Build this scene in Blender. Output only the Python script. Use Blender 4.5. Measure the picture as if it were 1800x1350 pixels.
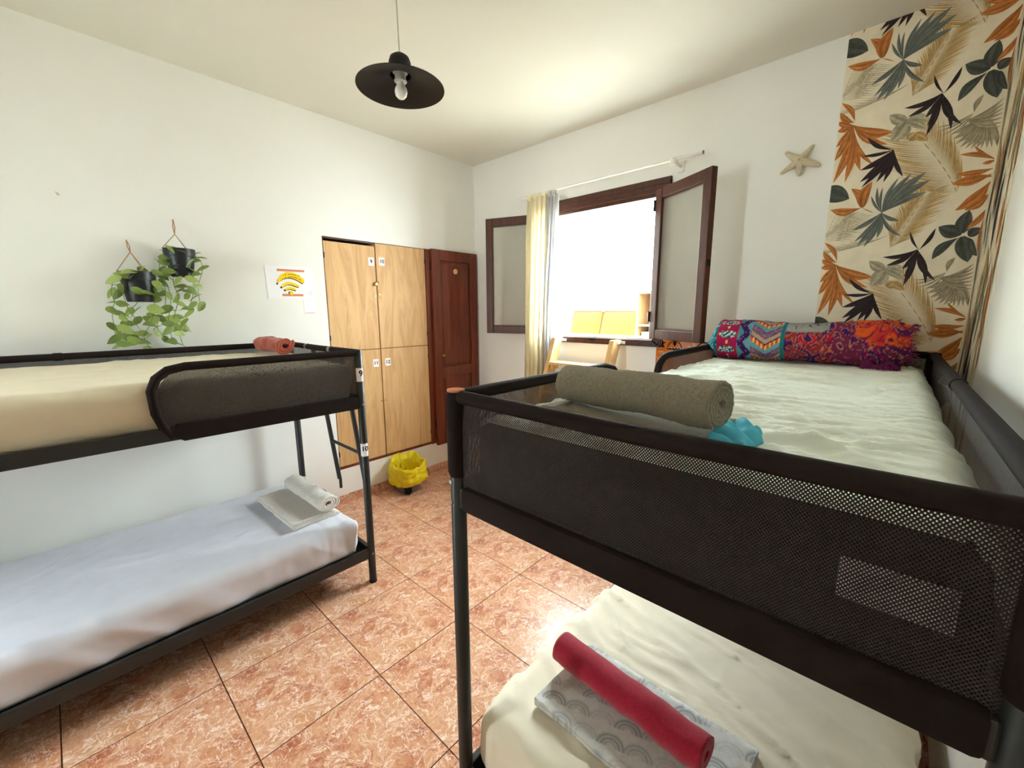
import bpy, bmesh, math, random
from mathutils import Vector, Matrix, noise

random.seed(7)
for o in list(bpy.data.objects):
    bpy.data.objects.remove(o)
SC = bpy.context.scene
COL = SC.collection

# ------------------------------------------------------------------ camera, world, sun, exposure
cam_d = bpy.data.cameras.new('camera')
cam = bpy.data.objects.new('camera', cam_d)
COL.objects.link(cam)
SC.camera = cam
cam_d.sensor_fit = 'HORIZONTAL'
cam_d.sensor_width = 36.0
cam_d.lens = 36.0 * 725.82 / 1800.0
cam_d.clip_start = 0.02
cam.location = (3.0677, -2.8225, 1.4917)
cam.rotation_euler = (1.3977, 0.0036, 0.7415)

SKY = 27.0
w = bpy.data.worlds.new('world')
SC.world = w
w.use_nodes = True
bg = w.node_tree.nodes['Background']
bg.inputs[0].default_value = (0.875, 1.0, 1.01, 1)
bg.inputs[1].default_value = SKY

def area_portal(name, loc, rot, sx, sy):
    d = bpy.data.lights.new(name, 'AREA')
    d.shape = 'RECTANGLE'
    d.size, d.size_y = sx, sy
    d.cycles.is_portal = True
    o = bpy.data.objects.new(name, d)
    COL.objects.link(o)
    o.location, o.rotation_euler = loc, rot
    return o
area_portal('daylight_portal_window', (1.34, 0.24, 1.78), (math.radians(-90), 0, 0), 0.98, 0.96)
area_portal('daylight_portal_fill_window', (0.95, -4.36, 1.3), (math.radians(90), 0, 0), 0.3, 1.8)  # portal of the window added behind the camera for fill light

SC.view_settings.view_transform = 'Standard'
SC.view_settings.look = 'None'
SC.view_settings.gamma = 1.0
SC.view_settings.use_curve_mapping = False
SC.view_settings.exposure = 1.06
SC.cycles.max_bounces = 14
SC.cycles.diffuse_bounces = 10
SC.cycles.transparent_max_bounces = 24
SC.cycles.caustics_reflective = False
SC.cycles.caustics_refractive = False
SC.cycles.use_denoising = True

# ------------------------------------------------------------------ helpers
def lin(c):
    c = c / 255.0
    return c / 12.92 if c <= 0.04045 else ((c + 0.055) / 1.055) ** 2.4
def rgb(r, g, b):
    return (lin(r), lin(g), lin(b), 1.0)

class NT:
    """Tiny node-tree helper."""
    def __init__(self, name):
        self.m = bpy.data.materials.new(name)
        self.m.use_nodes = True
        self.t = self.m.node_tree
        self.n, self.l = self.t.nodes, self.t.links
        self.p = self.n['Principled BSDF']
        self.out = self.n['Material Output']
    def node(self, kind, **kw):
        x = self.n.new(kind)
        for k, v in kw.items():
            setattr(x, k, v)
        return x
    def link(self, a, b):
        self.l.new(a, b)
    def coord(self, which='Object', scale=(1, 1, 1), rot=(0, 0, 0)):
        tc = self.node('ShaderNodeTexCoord')
        mp = self.node('ShaderNodeMapping')
        mp.inputs['Scale'].default_value = scale
        mp.inputs['Rotation'].default_value = rot
        self.link(tc.outputs[which], mp.inputs['Vector'])
        return mp.outputs['Vector']
    def noise(self, vec, scale, detail=4, rough=0.55, dist=0.0):
        x = self.node('ShaderNodeTexNoise')
        x.inputs['Scale'].default_value = scale
        x.inputs['Detail'].default_value = detail
        x.inputs['Roughness'].default_value = rough
        x.inputs['Distortion'].default_value = dist
        self.link(vec, x.inputs['Vector'])
        return x.outputs['Fac']
    def ramp(self, fac, stops, interp='LINEAR'):
        x = self.node('ShaderNodeValToRGB')
        x.color_ramp.interpolation = interp
        e = x.color_ramp.elements
        while len(e) < len(stops):
            e.new(0.5)
        for i, (p, c) in enumerate(stops):
            e[i].position = p
            e[i].color = c if len(c) == 4 else (*c, 1)
        self.link(fac, x.inputs['Fac'])
        return x.outputs['Color']
    def mix(self, fac, a, b, mode='MIX'):
        x = self.node('ShaderNodeMix', data_type='RGBA', blend_type=mode)
        for sock, v in ((x.inputs[0], fac), (x.inputs[6], a), (x.inputs[7], b)):
            if isinstance(v, (int, float)):
                sock.default_value = v
            elif isinstance(v, tuple):
                sock.default_value = v
            else:
                self.link(v, sock)
        return x.outputs[2]
    def math(self, op, a, b=None):
        x = self.node('ShaderNodeMath', operation=op)
        for i, v in enumerate((a, b)):
            if v is None:
                continue
            if isinstance(v, (int, float)):
                x.inputs[i].default_value = v
            else:
                self.link(v, x.inputs[i])
        return x.outputs[0]
    def bump(self, h, strength=0.3, dist=0.002):
        x = self.node('ShaderNodeBump')
        x.inputs['Strength'].default_value = strength
        x.inputs['Distance'].default_value = dist
        self.link(h, x.inputs['Height'])
        self.link(x.outputs['Normal'], self.p.inputs['Normal'])
    def color(self, c):
        if isinstance(c, tuple):
            self.p.inputs['Base Color'].default_value = c
        else:
            self.link(c, self.p.inputs['Base Color'])
    def rough(self, r, spec=0.5):
        self.p.inputs['Roughness'].default_value = r
        self.p.inputs['Specular IOR Level'].default_value = spec

def simple(name, c, rough=0.6, spec=0.4, var=0.06, vscale=9.0, bscale=60.0, bstr=0.1, bdist=0.001, metal=0.0, sheen=0.0):
    t = NT(name)
    v = t.coord()
    n = t.noise(v, vscale, 3)
    lo = tuple(max(0, x * (1 - var)) for x in c[:3]) + (1,)
    hi = tuple(min(1, x * (1 + var)) for x in c[:3]) + (1,)
    t.color(t.ramp(n, [(0.3, lo), (0.7, hi)]))
    t.rough(rough, spec)
    t.p.inputs['Metallic'].default_value = metal
    if sheen:
        t.p.inputs['Sheen Weight'].default_value = sheen
    if bstr:
        t.bump(t.noise(v, bscale, 3), bstr, bdist)
    return t.m

def vcol(name, rough=0.85, spec=0.2, bscale=400.0, bstr=0.3, bdist=0.001, grain=0.12, gscale=60):
    """Print or dye held in the colour attribute 'Col', with a little grain."""
    t = NT(name)
    a = t.node('ShaderNodeAttribute', attribute_name='Col')
    v = t.coord()
    g = t.ramp(t.noise(v, gscale, 4), [(0.3, (1 - grain,) * 3), (0.7, (1 + grain * 0.3,) * 3)])
    t.color(t.mix(1.0, a.outputs['Color'], g, 'MULTIPLY'))
    t.rough(rough, spec)
    if bstr:
        t.bump(t.noise(v, bscale, 3), bstr, bdist)
    return t.m

M = {}
def wood(name, c1, c2, scale=(3, 30, 30), rough=0.5, spec=0.4, dist=1.5):
    t = NT(name)
    v = t.coord('Object', scale)
    n = t.noise(v, 1.3, 5, 0.6, dist)
    t.color(t.ramp(n, [(0.25, c1), (0.75, c2)]))
    t.rough(rough, spec)
    t.bump(n, 0.12, 0.002)
    return t.m

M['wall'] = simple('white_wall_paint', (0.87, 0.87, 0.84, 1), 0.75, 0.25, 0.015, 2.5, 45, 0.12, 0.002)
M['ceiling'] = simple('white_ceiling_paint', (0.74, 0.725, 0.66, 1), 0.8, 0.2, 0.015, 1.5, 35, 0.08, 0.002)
M['outwall'] = simple('white_terrace_render', (0.86, 0.86, 0.84, 1), 0.8, 0.2, 0.02, 4, 60, 0.2, 0.003)
M['grout'] = simple('brown_grout', rgb(120, 84, 62), 0.9, 0.1, 0.1, 30, 200, 0.2)
M['dark_wood'] = wood('dark_stained_wood', rgb(50, 24, 15), rgb(94, 50, 32), (20, 20, 2.2), 0.38)
M['red_wood'] = wood('red_brown_cupboard_wood', rgb(84, 32, 15), rgb(132, 58, 30), (16, 16, 1.6), 0.35)
M['ply'] = None
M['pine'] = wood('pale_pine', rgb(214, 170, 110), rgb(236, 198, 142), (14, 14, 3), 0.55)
M['metal'] = simple('dark_green_black_metal', rgb(27, 29, 28), 0.42, 0.5, 0.08, 20, 300, 0.06)
M['webbing'] = simple('dark_brown_fabric_sleeve', rgb(34, 26, 24), 0.8, 0.12, 0.10, 30, 900, 0.5, 0.0008)
M['black'] = simple('matt_black_paint', rgb(13, 12, 13), 0.5, 0.3, 0.05, 10, 100, 0.03)
M['pot'] = simple('black_plastic_pot', rgb(20, 21, 25), 0.42, 0.4, 0.05)
M['white'] = simple('white_plastic', rgb(238, 236, 230), 0.45, 0.4, 0.02)
M['paper'] = simple('white_paper', rgb(244, 243, 248), 0.7, 0.2, 0.01, 10, 100, 0.02)
M['ink'] = simple('black_ink', rgb(20, 18, 22), 0.7, 0.2, 0.0)
M['screw'] = simple('zinc_screw', rgb(190, 190, 186), 0.3, 0.5, 0.05, metal=0.9)
M['brass'] = simple('brass', rgb(176, 140, 78), 0.35, 0.5, 0.1, metal=0.8)
M['cord'] = simple('white_flex', rgb(205, 200, 190), 0.6, 0.3, 0.03)
M['jute'] = simple('jute_cord', rgb(172, 130, 90), 0.9, 0.1, 0.15, 60, 400, 0.4)
M['hem'] = simple('towel_hem', rgb(150, 140, 112), 0.9, 0.1, 0.08, 40, 500, 0.3)
M['copper'] = simple('orange_plastic_cap', rgb(196, 118, 78), 0.45, 0.4, 0.05)
M['grey_plastic'] = simple('grey_plastic', rgb(122, 112, 104), 0.4, 0.4, 0.04)
M['bone'] = simple('pale_starfish', rgb(205, 192, 165), 0.85, 0.15, 0.10, 60, 220, 0.8, 0.002)
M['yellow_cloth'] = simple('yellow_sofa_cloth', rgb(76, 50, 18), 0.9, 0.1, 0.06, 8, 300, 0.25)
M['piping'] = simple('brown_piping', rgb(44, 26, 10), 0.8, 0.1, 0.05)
M['shelf_pine'] = wood('dark_shelf_pine', rgb(96, 72, 44), rgb(116, 88, 58), (14, 14, 3), 0.55)  # even pine tone, set darker than the indoor pine
M['floor_out'] = simple('pale_terrace_floor', rgb(156, 150, 140), 0.8, 0.2, 0.05)
M['orange_panel'] = simple('orange_print', rgb(214, 116, 40), 0.8, 0.15, 0.05, 14)
M['pink_panel'] = simple('dusty_pink_print', rgb(214, 150, 122), 0.8, 0.15, 0.05, 14)
M['pale_ink'] = simple('pale_print', rgb(238, 214, 196), 0.8, 0.15, 0.02)
M['banana'] = simple('yellow_print', rgb(240, 198, 24), 0.7, 0.2, 0.03)
M['terracotta'] = simple('terracotta_print', rgb(206, 126, 92), 0.7, 0.2, 0.04)
M['pale_grey'] = simple('pale_grey_print', rgb(178, 176, 170), 0.7, 0.2, 0.0)
M['soil'] = simple('potting_soil', rgb(48, 34, 24), 0.95, 0.1, 0.3, 80, 200, 0.8, 0.003)
M['stem'] = simple('green_stem', rgb(112, 138, 62), 0.6, 0.3, 0.1)

def make_ply():
    t = NT('pale_plywood')
    v = t.coord('Object', (6, 7.0, 0.8), (0.12, 0, 0))
    n = t.noise(v, 1.5, 6, 0.62, 2.2)
    c = t.ramp(n, [(0.25, rgb(184, 138, 90)), (0.5, rgb(208, 166, 116)), (0.62, rgb(216, 176, 126)), (0.8, rgb(196, 150, 100))])
    t.color(c)
    t.rough(0.55, 0.3)
    t.bump(n, 0.08, 0.001)
    return t.m
M['ply'] = make_ply()

def make_tile():
    t = NT('marbled_terracotta_tile')
    v = t.coord('Object')
    nz = t.node('ShaderNodeTexNoise')
    nz.inputs['Scale'].default_value = 9
    nz.inputs['Detail'].default_value = 4
    t.link(v, nz.inputs['Vector'])
    mixv = t.node('ShaderNodeMix', data_type='VECTOR')
    mixv.inputs[0].default_value = 0.10
    t.link(v, mixv.inputs[4])
    t.link(nz.outputs['Color'], mixv.inputs[5])
    wv = mixv.outputs[1]
    def veins(scale, wdt, dist):
        n = t.noise(wv, scale, 3, 0.6, dist)
        return t.ramp(t.math('ABSOLUTE', t.math('SUBTRACT', n, 0.5)), [(0.0, (1, 1, 1)), (wdt, (0, 0, 0))])
    v1, v2, v3 = veins(15, 0.03, 0.9), veins(26, 0.03, 0.8), veins(9, 0.02, 2.2)
    mask = t.ramp(t.noise(v, 8, 3, 0.6), [(0.40, (0.15,) * 3), (0.58, (1, 1, 1))])
    blot = t.noise(wv, 7.5, 7, 0.70, 0.9)
    base = t.ramp(blot, [(0.33, rgb(164, 84, 56)), (0.43, rgb(192, 122, 88)), (0.52, rgb(214, 156, 120)), (0.62, rgb(208, 154, 116)), (0.74, rgb(182, 118, 84))])
    fine = t.ramp(t.noise(v, 75, 5, 0.75), [(0.32, (0.72, 0.66, 0.60)), (0.52, (1.0, 1.0, 1.0))])
    base = t.mix(0.75, base, fine, 'MULTIPLY')
    c = t.mix(t.mix(1.0, v1, mask, 'MULTIPLY'), base, rgb(242, 210, 190))
    c = t.mix(t.mix(0.5, (0, 0, 0, 1), v2), c, rgb(236, 196, 170))
    c = t.mix(v3, c, rgb(246, 222, 206))
    t.color(c)
    t.rough(0.28, 0.5)
    t.bump(blot, 0.03, 0.001)
    return t.m
M['tile'] = make_tile()

def make_mesh_fabric(name, hole, col, pitch=0.0056):
    t = NT(name)
    tc = t.node('ShaderNodeTexCoord')
    sep = t.node('ShaderNodeSeparateXYZ')
    t.link(tc.outputs['UV'], sep.inputs[0])
    k = math.pi / pitch
    cu = t.math('COSINE', t.math('MULTIPLY', sep.outputs[0], k * 2))
    cv = t.math('COSINE', t.math('MULTIPLY', sep.outputs[1], k * 1.7))
    pr = t.math('MULTIPLY', cu, cv)
    h = t.math('GREATER_THAN', pr, hole)
    v = t.coord('Object')
    t.color(t.ramp(t.noise(v, 40, 3), [(0.3, tuple(x * 0.8 for x in col[:3])), (0.7, tuple(x * 1.15 for x in col[:3]))]))
    t.rough(0.65, 0.2)
    t.p.inputs['Sheen Weight'].default_value = 0.2
    t.bump(pr, 0.5, 0.0015)
    tr = t.node('ShaderNodeBsdfTransparent')
    mx = t.node('ShaderNodeMixShader')
    t.link(h, mx.inputs[0])
    t.link(t.p.outputs[0], mx.inputs[1])
    t.link(tr.outputs[0], mx.inputs[2])
    t.link(mx.outputs[0], t.out.inputs['Surface'])
    return t.m
M['mesh'] = make_mesh_fabric('perforated_brown_mesh_fabric', 0.44, rgb(42, 33, 30), 0.0050)

def make_glass():
    t = NT('dusty_window_glass')
    v = t.coord()
    t.color(rgb(225, 225, 215))
    t.rough(0.6, 0.2)
    tr = t.node('ShaderNodeBsdfTransparent')
    gl = t.node('ShaderNodeBsdfGlossy')
    gl.inputs['Roughness'].default_value = 0.04
    lw = t.node('ShaderNodeFresnel')
    m1 = t.node('ShaderNodeMixShader')
    t.link(t.math('MULTIPLY', lw.outputs[0], 0.35), m1.inputs[0])
    t.link(tr.outputs[0], m1.inputs[1])
    t.link(gl.outputs[0], m1.inputs[2])
    tl = t.node('ShaderNodeBsdfTranslucent')
    tl.inputs['Color'].default_value = rgb(235, 235, 228)
    md = t.node('ShaderNodeMixShader')
    md.inputs[0].default_value = 0.75
    t.link(t.p.outputs[0], md.inputs[1])
    t.link(tl.outputs[0], md.inputs[2])
    m2 = t.node('ShaderNodeMixShader')
    t.link(t.ramp(t.noise(v, 5, 3), [(0.3, (0.40,) * 3), (0.7, (0.42,) * 3)]), m2.inputs[0])
    t.link(m1.outputs[0], m2.inputs[1])
    t.link(md.outputs[0], m2.inputs[2])
    t.link(m2.outputs[0], t.out.inputs['Surface'])
    return t.m
M['glass'] = make_glass()

def make_curtain(name, c, lace):
    t = NT(name)
    v = t.coord('Object', (60, 60, 14) if lace else (30, 30, 6))
    n = t.noise(v, 1.6, 4, 0.6, 1.2)
    col = t.ramp(n, [(0.3, tuple(x * 0.86 for x in c[:3])), (0.65, c)])
    t.color(col)
    t.rough(0.85, 0.15)
    t.bump(n, 0.5 if lace else 0.2, 0.004)
    tl = t.node('ShaderNodeBsdfTranslucent')
    t.link(col, tl.inputs['Color'])
    mx = t.node('ShaderNodeMixShader')
    mx.inputs[0].default_value = 0.2 if lace else 0.4
    t.link(t.p.outputs[0], mx.inputs[1])
    t.link(tl.outputs[0], mx.inputs[2])
    t.link(mx.outputs[0], t.out.inputs['Surface'])
    return t.m
M['cream_curtain'] = make_curtain('cream_curtain_cloth', rgb(246, 238, 214), False)
M['lace_curtain'] = make_curtain('white_lace_cloth', rgb(216, 216, 218), True)

def sheet_mat(name, c, var=0.03):
    return simple(name, c, 0.8, 0.2, var, 14, 220, 0.15, 0.0008, sheen=0.1)
M['sheet_green'] = sheet_mat('pale_sage_sheet', rgb(228, 235, 224))
M['sheet_cream'] = sheet_mat('cream_sheet', rgb(236, 227, 206))
M['sheet_beige'] = sheet_mat('beige_sheet', rgb(214, 202, 176))
M['sheet_white'] = sheet_mat('cool_white_sheet', rgb(208, 209, 219))
M['dark_end'] = simple('dark_mattress_end', rgb(30, 27, 25), 0.9, 0.1, 0.1, 30, 300, 0.3)
def terry(name, c, s=0.8):
    t = NT(name)
    v = t.coord()
    n = t.noise(v, 190, 5, 0.75)
    n2 = t.noise(v, 620, 3, 0.7)
    dark = tuple(x * 0.62 for x in c[:3])
    t.color(t.ramp(n, [(0.32, dark), (0.6, c)]))
    t.rough(0.95, 0.1)
    t.p.inputs['Sheen Weight'].default_value = 0.35
    t.bump(t.math('ADD', n, n2), s, 0.004)
    return t.m
M['terry_olive'] = terry('olive_grey_terry', rgb(164, 152, 124), 1.0)
M['terry_red'] = terry('crimson_towelling', rgb(176, 34, 58), 0.35)
M['terry_rust'] = terry('rust_towelling', rgb(168, 74, 52), 0.5)
M['terry_white'] = terry('off_white_towelling', rgb(226, 220, 212), 0.3)
M['blue_cloth'] = simple('turquoise_cloth', rgb(82, 174, 200), 0.85, 0.15, 0.08, 20, 300, 0.3)
M['bag'] = simple('yellow_plastic_bag', rgb(228, 204, 14), 0.32, 0.5, 0.07, 12, 25, 0.7, 0.006)

def make_leaf():
    t = NT('variegated_green_leaf')
    v = t.coord('Object')
    oi = t.node('ShaderNodeObjectInfo')
    n = t.noise(v, 60, 3)
    c1 = t.ramp(oi.outputs['Random'], [(0.0, rgb(84, 110, 44)), (0.5, rgb(118, 142, 60)), (1.0, rgb(160, 178, 98))])
    c = t.mix(t.ramp(n, [(0.45, (0, 0, 0)), (0.62, (0.7, 0.7, 0.7))]), c1, rgb(176, 190, 120))
    t.color(c)
    t.rough(0.4, 0.4)
    tl = t.node('ShaderNodeBsdfTranslucent')
    t.link(c, tl.inputs['Color'])
    mx = t.node('ShaderNodeMixShader')
    mx.inputs[0].default_value = 0.25
    t.link(t.p.outputs[0], mx.inputs[1])
    t.link(tl.outputs[0], mx.inputs[2])
    t.link(mx.outputs[0], t.out.inputs['Surface'])
    return t.m
M['leaf'] = make_leaf()
M['paint_print'] = vcol('leaf_print_ink', 0.8, 0.15, 300, 0.05, 0.0005, 0.25, 45)
M['wallpaper'] = simple('cream_wallpaper', rgb(236, 225, 202), 0.8, 0.15, 0.05, 20, 200, 0.05)
M['batik'] = vcol('printed_cotton', 0.9, 0.15, 500, 0.35, 0.001, 0.15, 90)
M['pattern_towel'] = vcol('scallop_print_towelling', 0.95, 0.1, 420, 0.6, 0.002, 0.1, 80)

class MB:
    """Collects geometry in world space (or local with xf) for ONE mesh object."""
    def __init__(self, xf=None):
        self.v, self.f, self.mi, self.col, self.uv = [], [], [], [], None
        self.xf = xf
    def add(self, verts, faces, mi=0, col=None):
        n = len(self.v)
        if self.xf:
            verts = [self.xf @ Vector(p) for p in verts]
        self.v += [tuple(p) for p in verts]
        self.f += [tuple(i + n for i in f) for f in faces]
        self.mi += [mi] * len(faces)
        if col is not None:
            self.col += col if isinstance(col, list) else [col] * len(verts)
        return self
    def box(self, lo, hi, mi=0, bev=0.0, rot=None):
        lo, hi = Vector(lo), Vector(hi)  # near end face below the top edge set dark
        c, s = (lo + hi) / 2, (hi - lo)
        bm = bmesh.new()
        bmesh.ops.create_cube(bm, size=1.0)
        for q in bm.verts:
            q.co = Vector((q.co.x * s.x, q.co.y * s.y, q.co.z * s.z))
        if bev:
            bmesh.ops.bevel(bm, geom=list(bm.edges), offset=bev, segments=2, affect='EDGES', profile=0.5)
        bm.verts.index_update()
        vs = [(rot @ q.co if rot else q.co) + c for q in bm.verts]
        fs = [[q.index for q in f.verts] for f in bm.faces]
        bm.free()
        return self.add(vs, fs, mi)
    def obox(self, c, size, rot, mi=0, bev=0.0):
        c = Vector(c)
        h = Vector(size) / 2
        return self.box(c - h, c + h, mi, bev, rot)
    def tube(self, pts, r, seg=10, mi=0, closed_ends=True):
        pts = [Vector(p) for p in pts]
        n = len(pts)
        rr = r if isinstance(r, (list, tuple)) else [r] * n
        vs, fs = [], []
        up = None
        for i, p in enumerate(pts):
            t = (pts[min(i + 1, n - 1)] - pts[max(i - 1, 0)]).normalized()
            if up is None:
                up = Vector((0, 0, 1)) if abs(t.z) < 0.9 else Vector((1, 0, 0))
            a = t.cross(up).normalized()
            b = a.cross(t).normalized()
            up = b
            for k in range(seg):
                th = 2 * math.pi * k / seg
                vs.append(p + (a * math.cos(th) + b * math.sin(th)) * rr[i])
        for i in range(n - 1):
            for k in range(seg):
                k2 = (k + 1) % seg
                fs.append((i * seg + k, i * seg + k2, (i + 1) * seg + k2, (i + 1) * seg + k))
        if closed_ends:
            fs.append(tuple(range(seg - 1, -1, -1)))
            fs.append(tuple((n - 1) * seg + k for k in range(seg)))
        return self.add(vs, fs, mi)
    def lathe(self, prof, c, seg=28, mi=0, closed=False, wob=None):
        c = Vector(c)
        vs, fs = [], []
        n = len(prof)
        for j in range(seg):
            th = 2 * math.pi * j / seg
            for i, (r, z) in enumerate(prof):
                q = r * (wob(th, z) if wob else 1.0)
                vs.append(c + Vector((q * math.cos(th), q * math.sin(th), z)))
        for j in range(seg):
            j2 = (j + 1) % seg
            for i in range(n - 1 if not closed else n):
                i2 = (i + 1) % n
                fs.append((j * n + i, j2 * n + i, j2 * n + i2, j * n + i2))
        return self.add(vs, fs, mi)
    def grid(self, nu, nv, fn, mi=0, uvfn=None, colfn=None):
        vs, uv, cs = [], [], []
        for i in range(nu + 1):
            for j in range(nv + 1):
                u, v = i / nu, j / nv
                vs.append(fn(u, v))
                if uvfn:
                    uv.append(uvfn(u, v))
                if colfn:
                    cs.append(colfn(u, v))
        fs = [(i * (nv + 1) + j, (i + 1) * (nv + 1) + j, (i + 1) * (nv + 1) + j + 1, i * (nv + 1) + j + 1) for i in range(nu) for j in range(nv)]
        if uvfn:
            self.uv = (self.uv or []) + uv
        return self.add(vs, fs, mi, cs or None)
    def poly(self, pts, th, nrm, mi=0):
        """Flat polygon extruded by th along nrm."""
        nrm = Vector(nrm)
        a = [Vector(p) for p in pts]
        b = [p + nrm * th for p in a]
        n = len(a)
        fs = [tuple(range(n - 1, -1, -1)), tuple(range(n, 2 * n))] + [(i, (i + 1) % n, n + (i + 1) % n, n + i) for i in range(n)]
        return self.add(a + b, fs, mi)
    def build(self, name, mats, parent=None, smooth=False, local=False, weld=False):
        me = bpy.data.meshes.new(name)
        vs = self.v
        if parent is not None and not local:
            inv = FR[parent.name].inverted()
            vs = [tuple(inv @ Vector(p)) for p in vs]
        me.from_pydata(vs, [], self.f)
        mats = mats if isinstance(mats, (list, tuple)) else [mats]
        for m in mats:
            me.materials.append(M[m] if isinstance(m, str) else m)
        if len(mats) > 1:
            me.polygons.foreach_set('material_index', self.mi)
        if self.col:
            at = me.color_attributes.new('Col', 'FLOAT_COLOR', 'POINT')
            flat = []
            for c in self.col:
                flat += [c[0], c[1], c[2], 1.0]
            at.data.foreach_set('color', flat)
        if self.uv:
            ul = me.uv_layers.new(name='UVMap')
            for lp in me.loops:
                ul.data[lp.index].uv = self.uv[lp.vertex_index]
        bm = bmesh.new()
        bm.from_mesh(me)
        if weld:
            bmesh.ops.remove_doubles(bm, verts=bm.verts, dist=1e-5)
        bmesh.ops.recalc_face_normals(bm, faces=bm.faces)
        bm.to_mesh(me)
        bm.free()
        if smooth:
            me.polygons.foreach_set('use_smooth', [True] * len(me.polygons))
            if smooth != 'full':
                me.set_sharp_from_angle(angle=math.radians(40))
        o = bpy.data.objects.new(name, me)
        COL.objects.link(o)
        if parent is not None:
            o.parent = parent
            FR[o.name] = FR[parent.name]
        else:
            FR[o.name] = Matrix.Identity(4)
        return o

FR = {}
def tag(o, label, cat, group=None, kind=None):
    if label:
        o['label'] = label
    if cat:
        o['category'] = cat
    if group:
        o['group'] = group
    if kind:
        o['kind'] = kind
    return o
def thing(name, label, cat, loc, rz=0.0, group=None):
    o = bpy.data.objects.new(name, None)
    COL.objects.link(o)
    o.empty_display_size = 0.1
    o.location = loc
    o.rotation_euler = (0, 0, rz)
    FR[o.name] = Matrix.Translation(Vector(loc)) @ Matrix.Rotation(rz, 4, 'Z')
    return tag(o, label, cat, group)
def struct(name, parent=None):
    o = bpy.data.objects.new(name, None)
    COL.objects.link(o)
    FR[o.name] = Matrix.Identity(4)
    o['kind'] = 'structure'
    return o
def copy_part(src, parent, loc, rot=(0, 0, 0), scale=(1, 1, 1)):
    o = src.copy()
    COL.objects.link(o)
    o.parent = parent
    o.location, o.rotation_euler, o.scale = loc, rot, scale
    return o

def glyphs(s, size, bold=0.02, cuts=0):
    """2-D triangles of a text: (verts, faces), left-bottom aligned at its own centre."""
    cu = bpy.data.curves.new('glyph', 'FONT')
    cu.body = s
    cu.size = size
    cu.align_x, cu.align_y = 'CENTER', 'CENTER'
    ob = bpy.data.objects.new('glyph', cu)
    COL.objects.link(ob)
    bpy.context.view_layer.update()
    dg = bpy.context.evaluated_depsgraph_get()
    me = bpy.data.meshes.new_from_object(ob.evaluated_get(dg))
    if cuts:
        bm = bmesh.new()
        bm.from_mesh(me)
        bmesh.ops.triangulate(bm, faces=bm.faces)
        for k in range(-cuts, cuts + 1):
            bmesh.ops.bisect_plane(bm, geom=bm.verts[:] + bm.edges[:] + bm.faces[:], plane_co=(k * size / cuts, 0, 0), plane_no=(1, 0, 0))
        bm.to_mesh(me)
        bm.free()
    vs = [(q.co.x, q.co.y) for q in me.vertices]
    fs = [tuple(p.vertices) for p in me.polygons]
    b = bold * size
    n0 = len(vs)
    fs = [tuple(i + k * n0 for i in f) for k in range(5) for f in fs]
    vs = [(x + dx * b, y + dy * b) for dx, dy in ((0, 0), (1, 0), (-1, 0), (0, 1), (0, -1)) for x, y in vs]
    bpy.data.objects.remove(ob)
    bpy.data.curves.remove(cu)
    bpy.data.meshes.remove(me)
    return vs, fs

def nz(x, y, z=0.0):
    return noise.noise(Vector((x, y, z)))
def sstep(a, b, x):
    t = max(0.0, min(1.0, (x - a) / (b - a)))
    return t * t * (3 - 2 * t)

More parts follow.
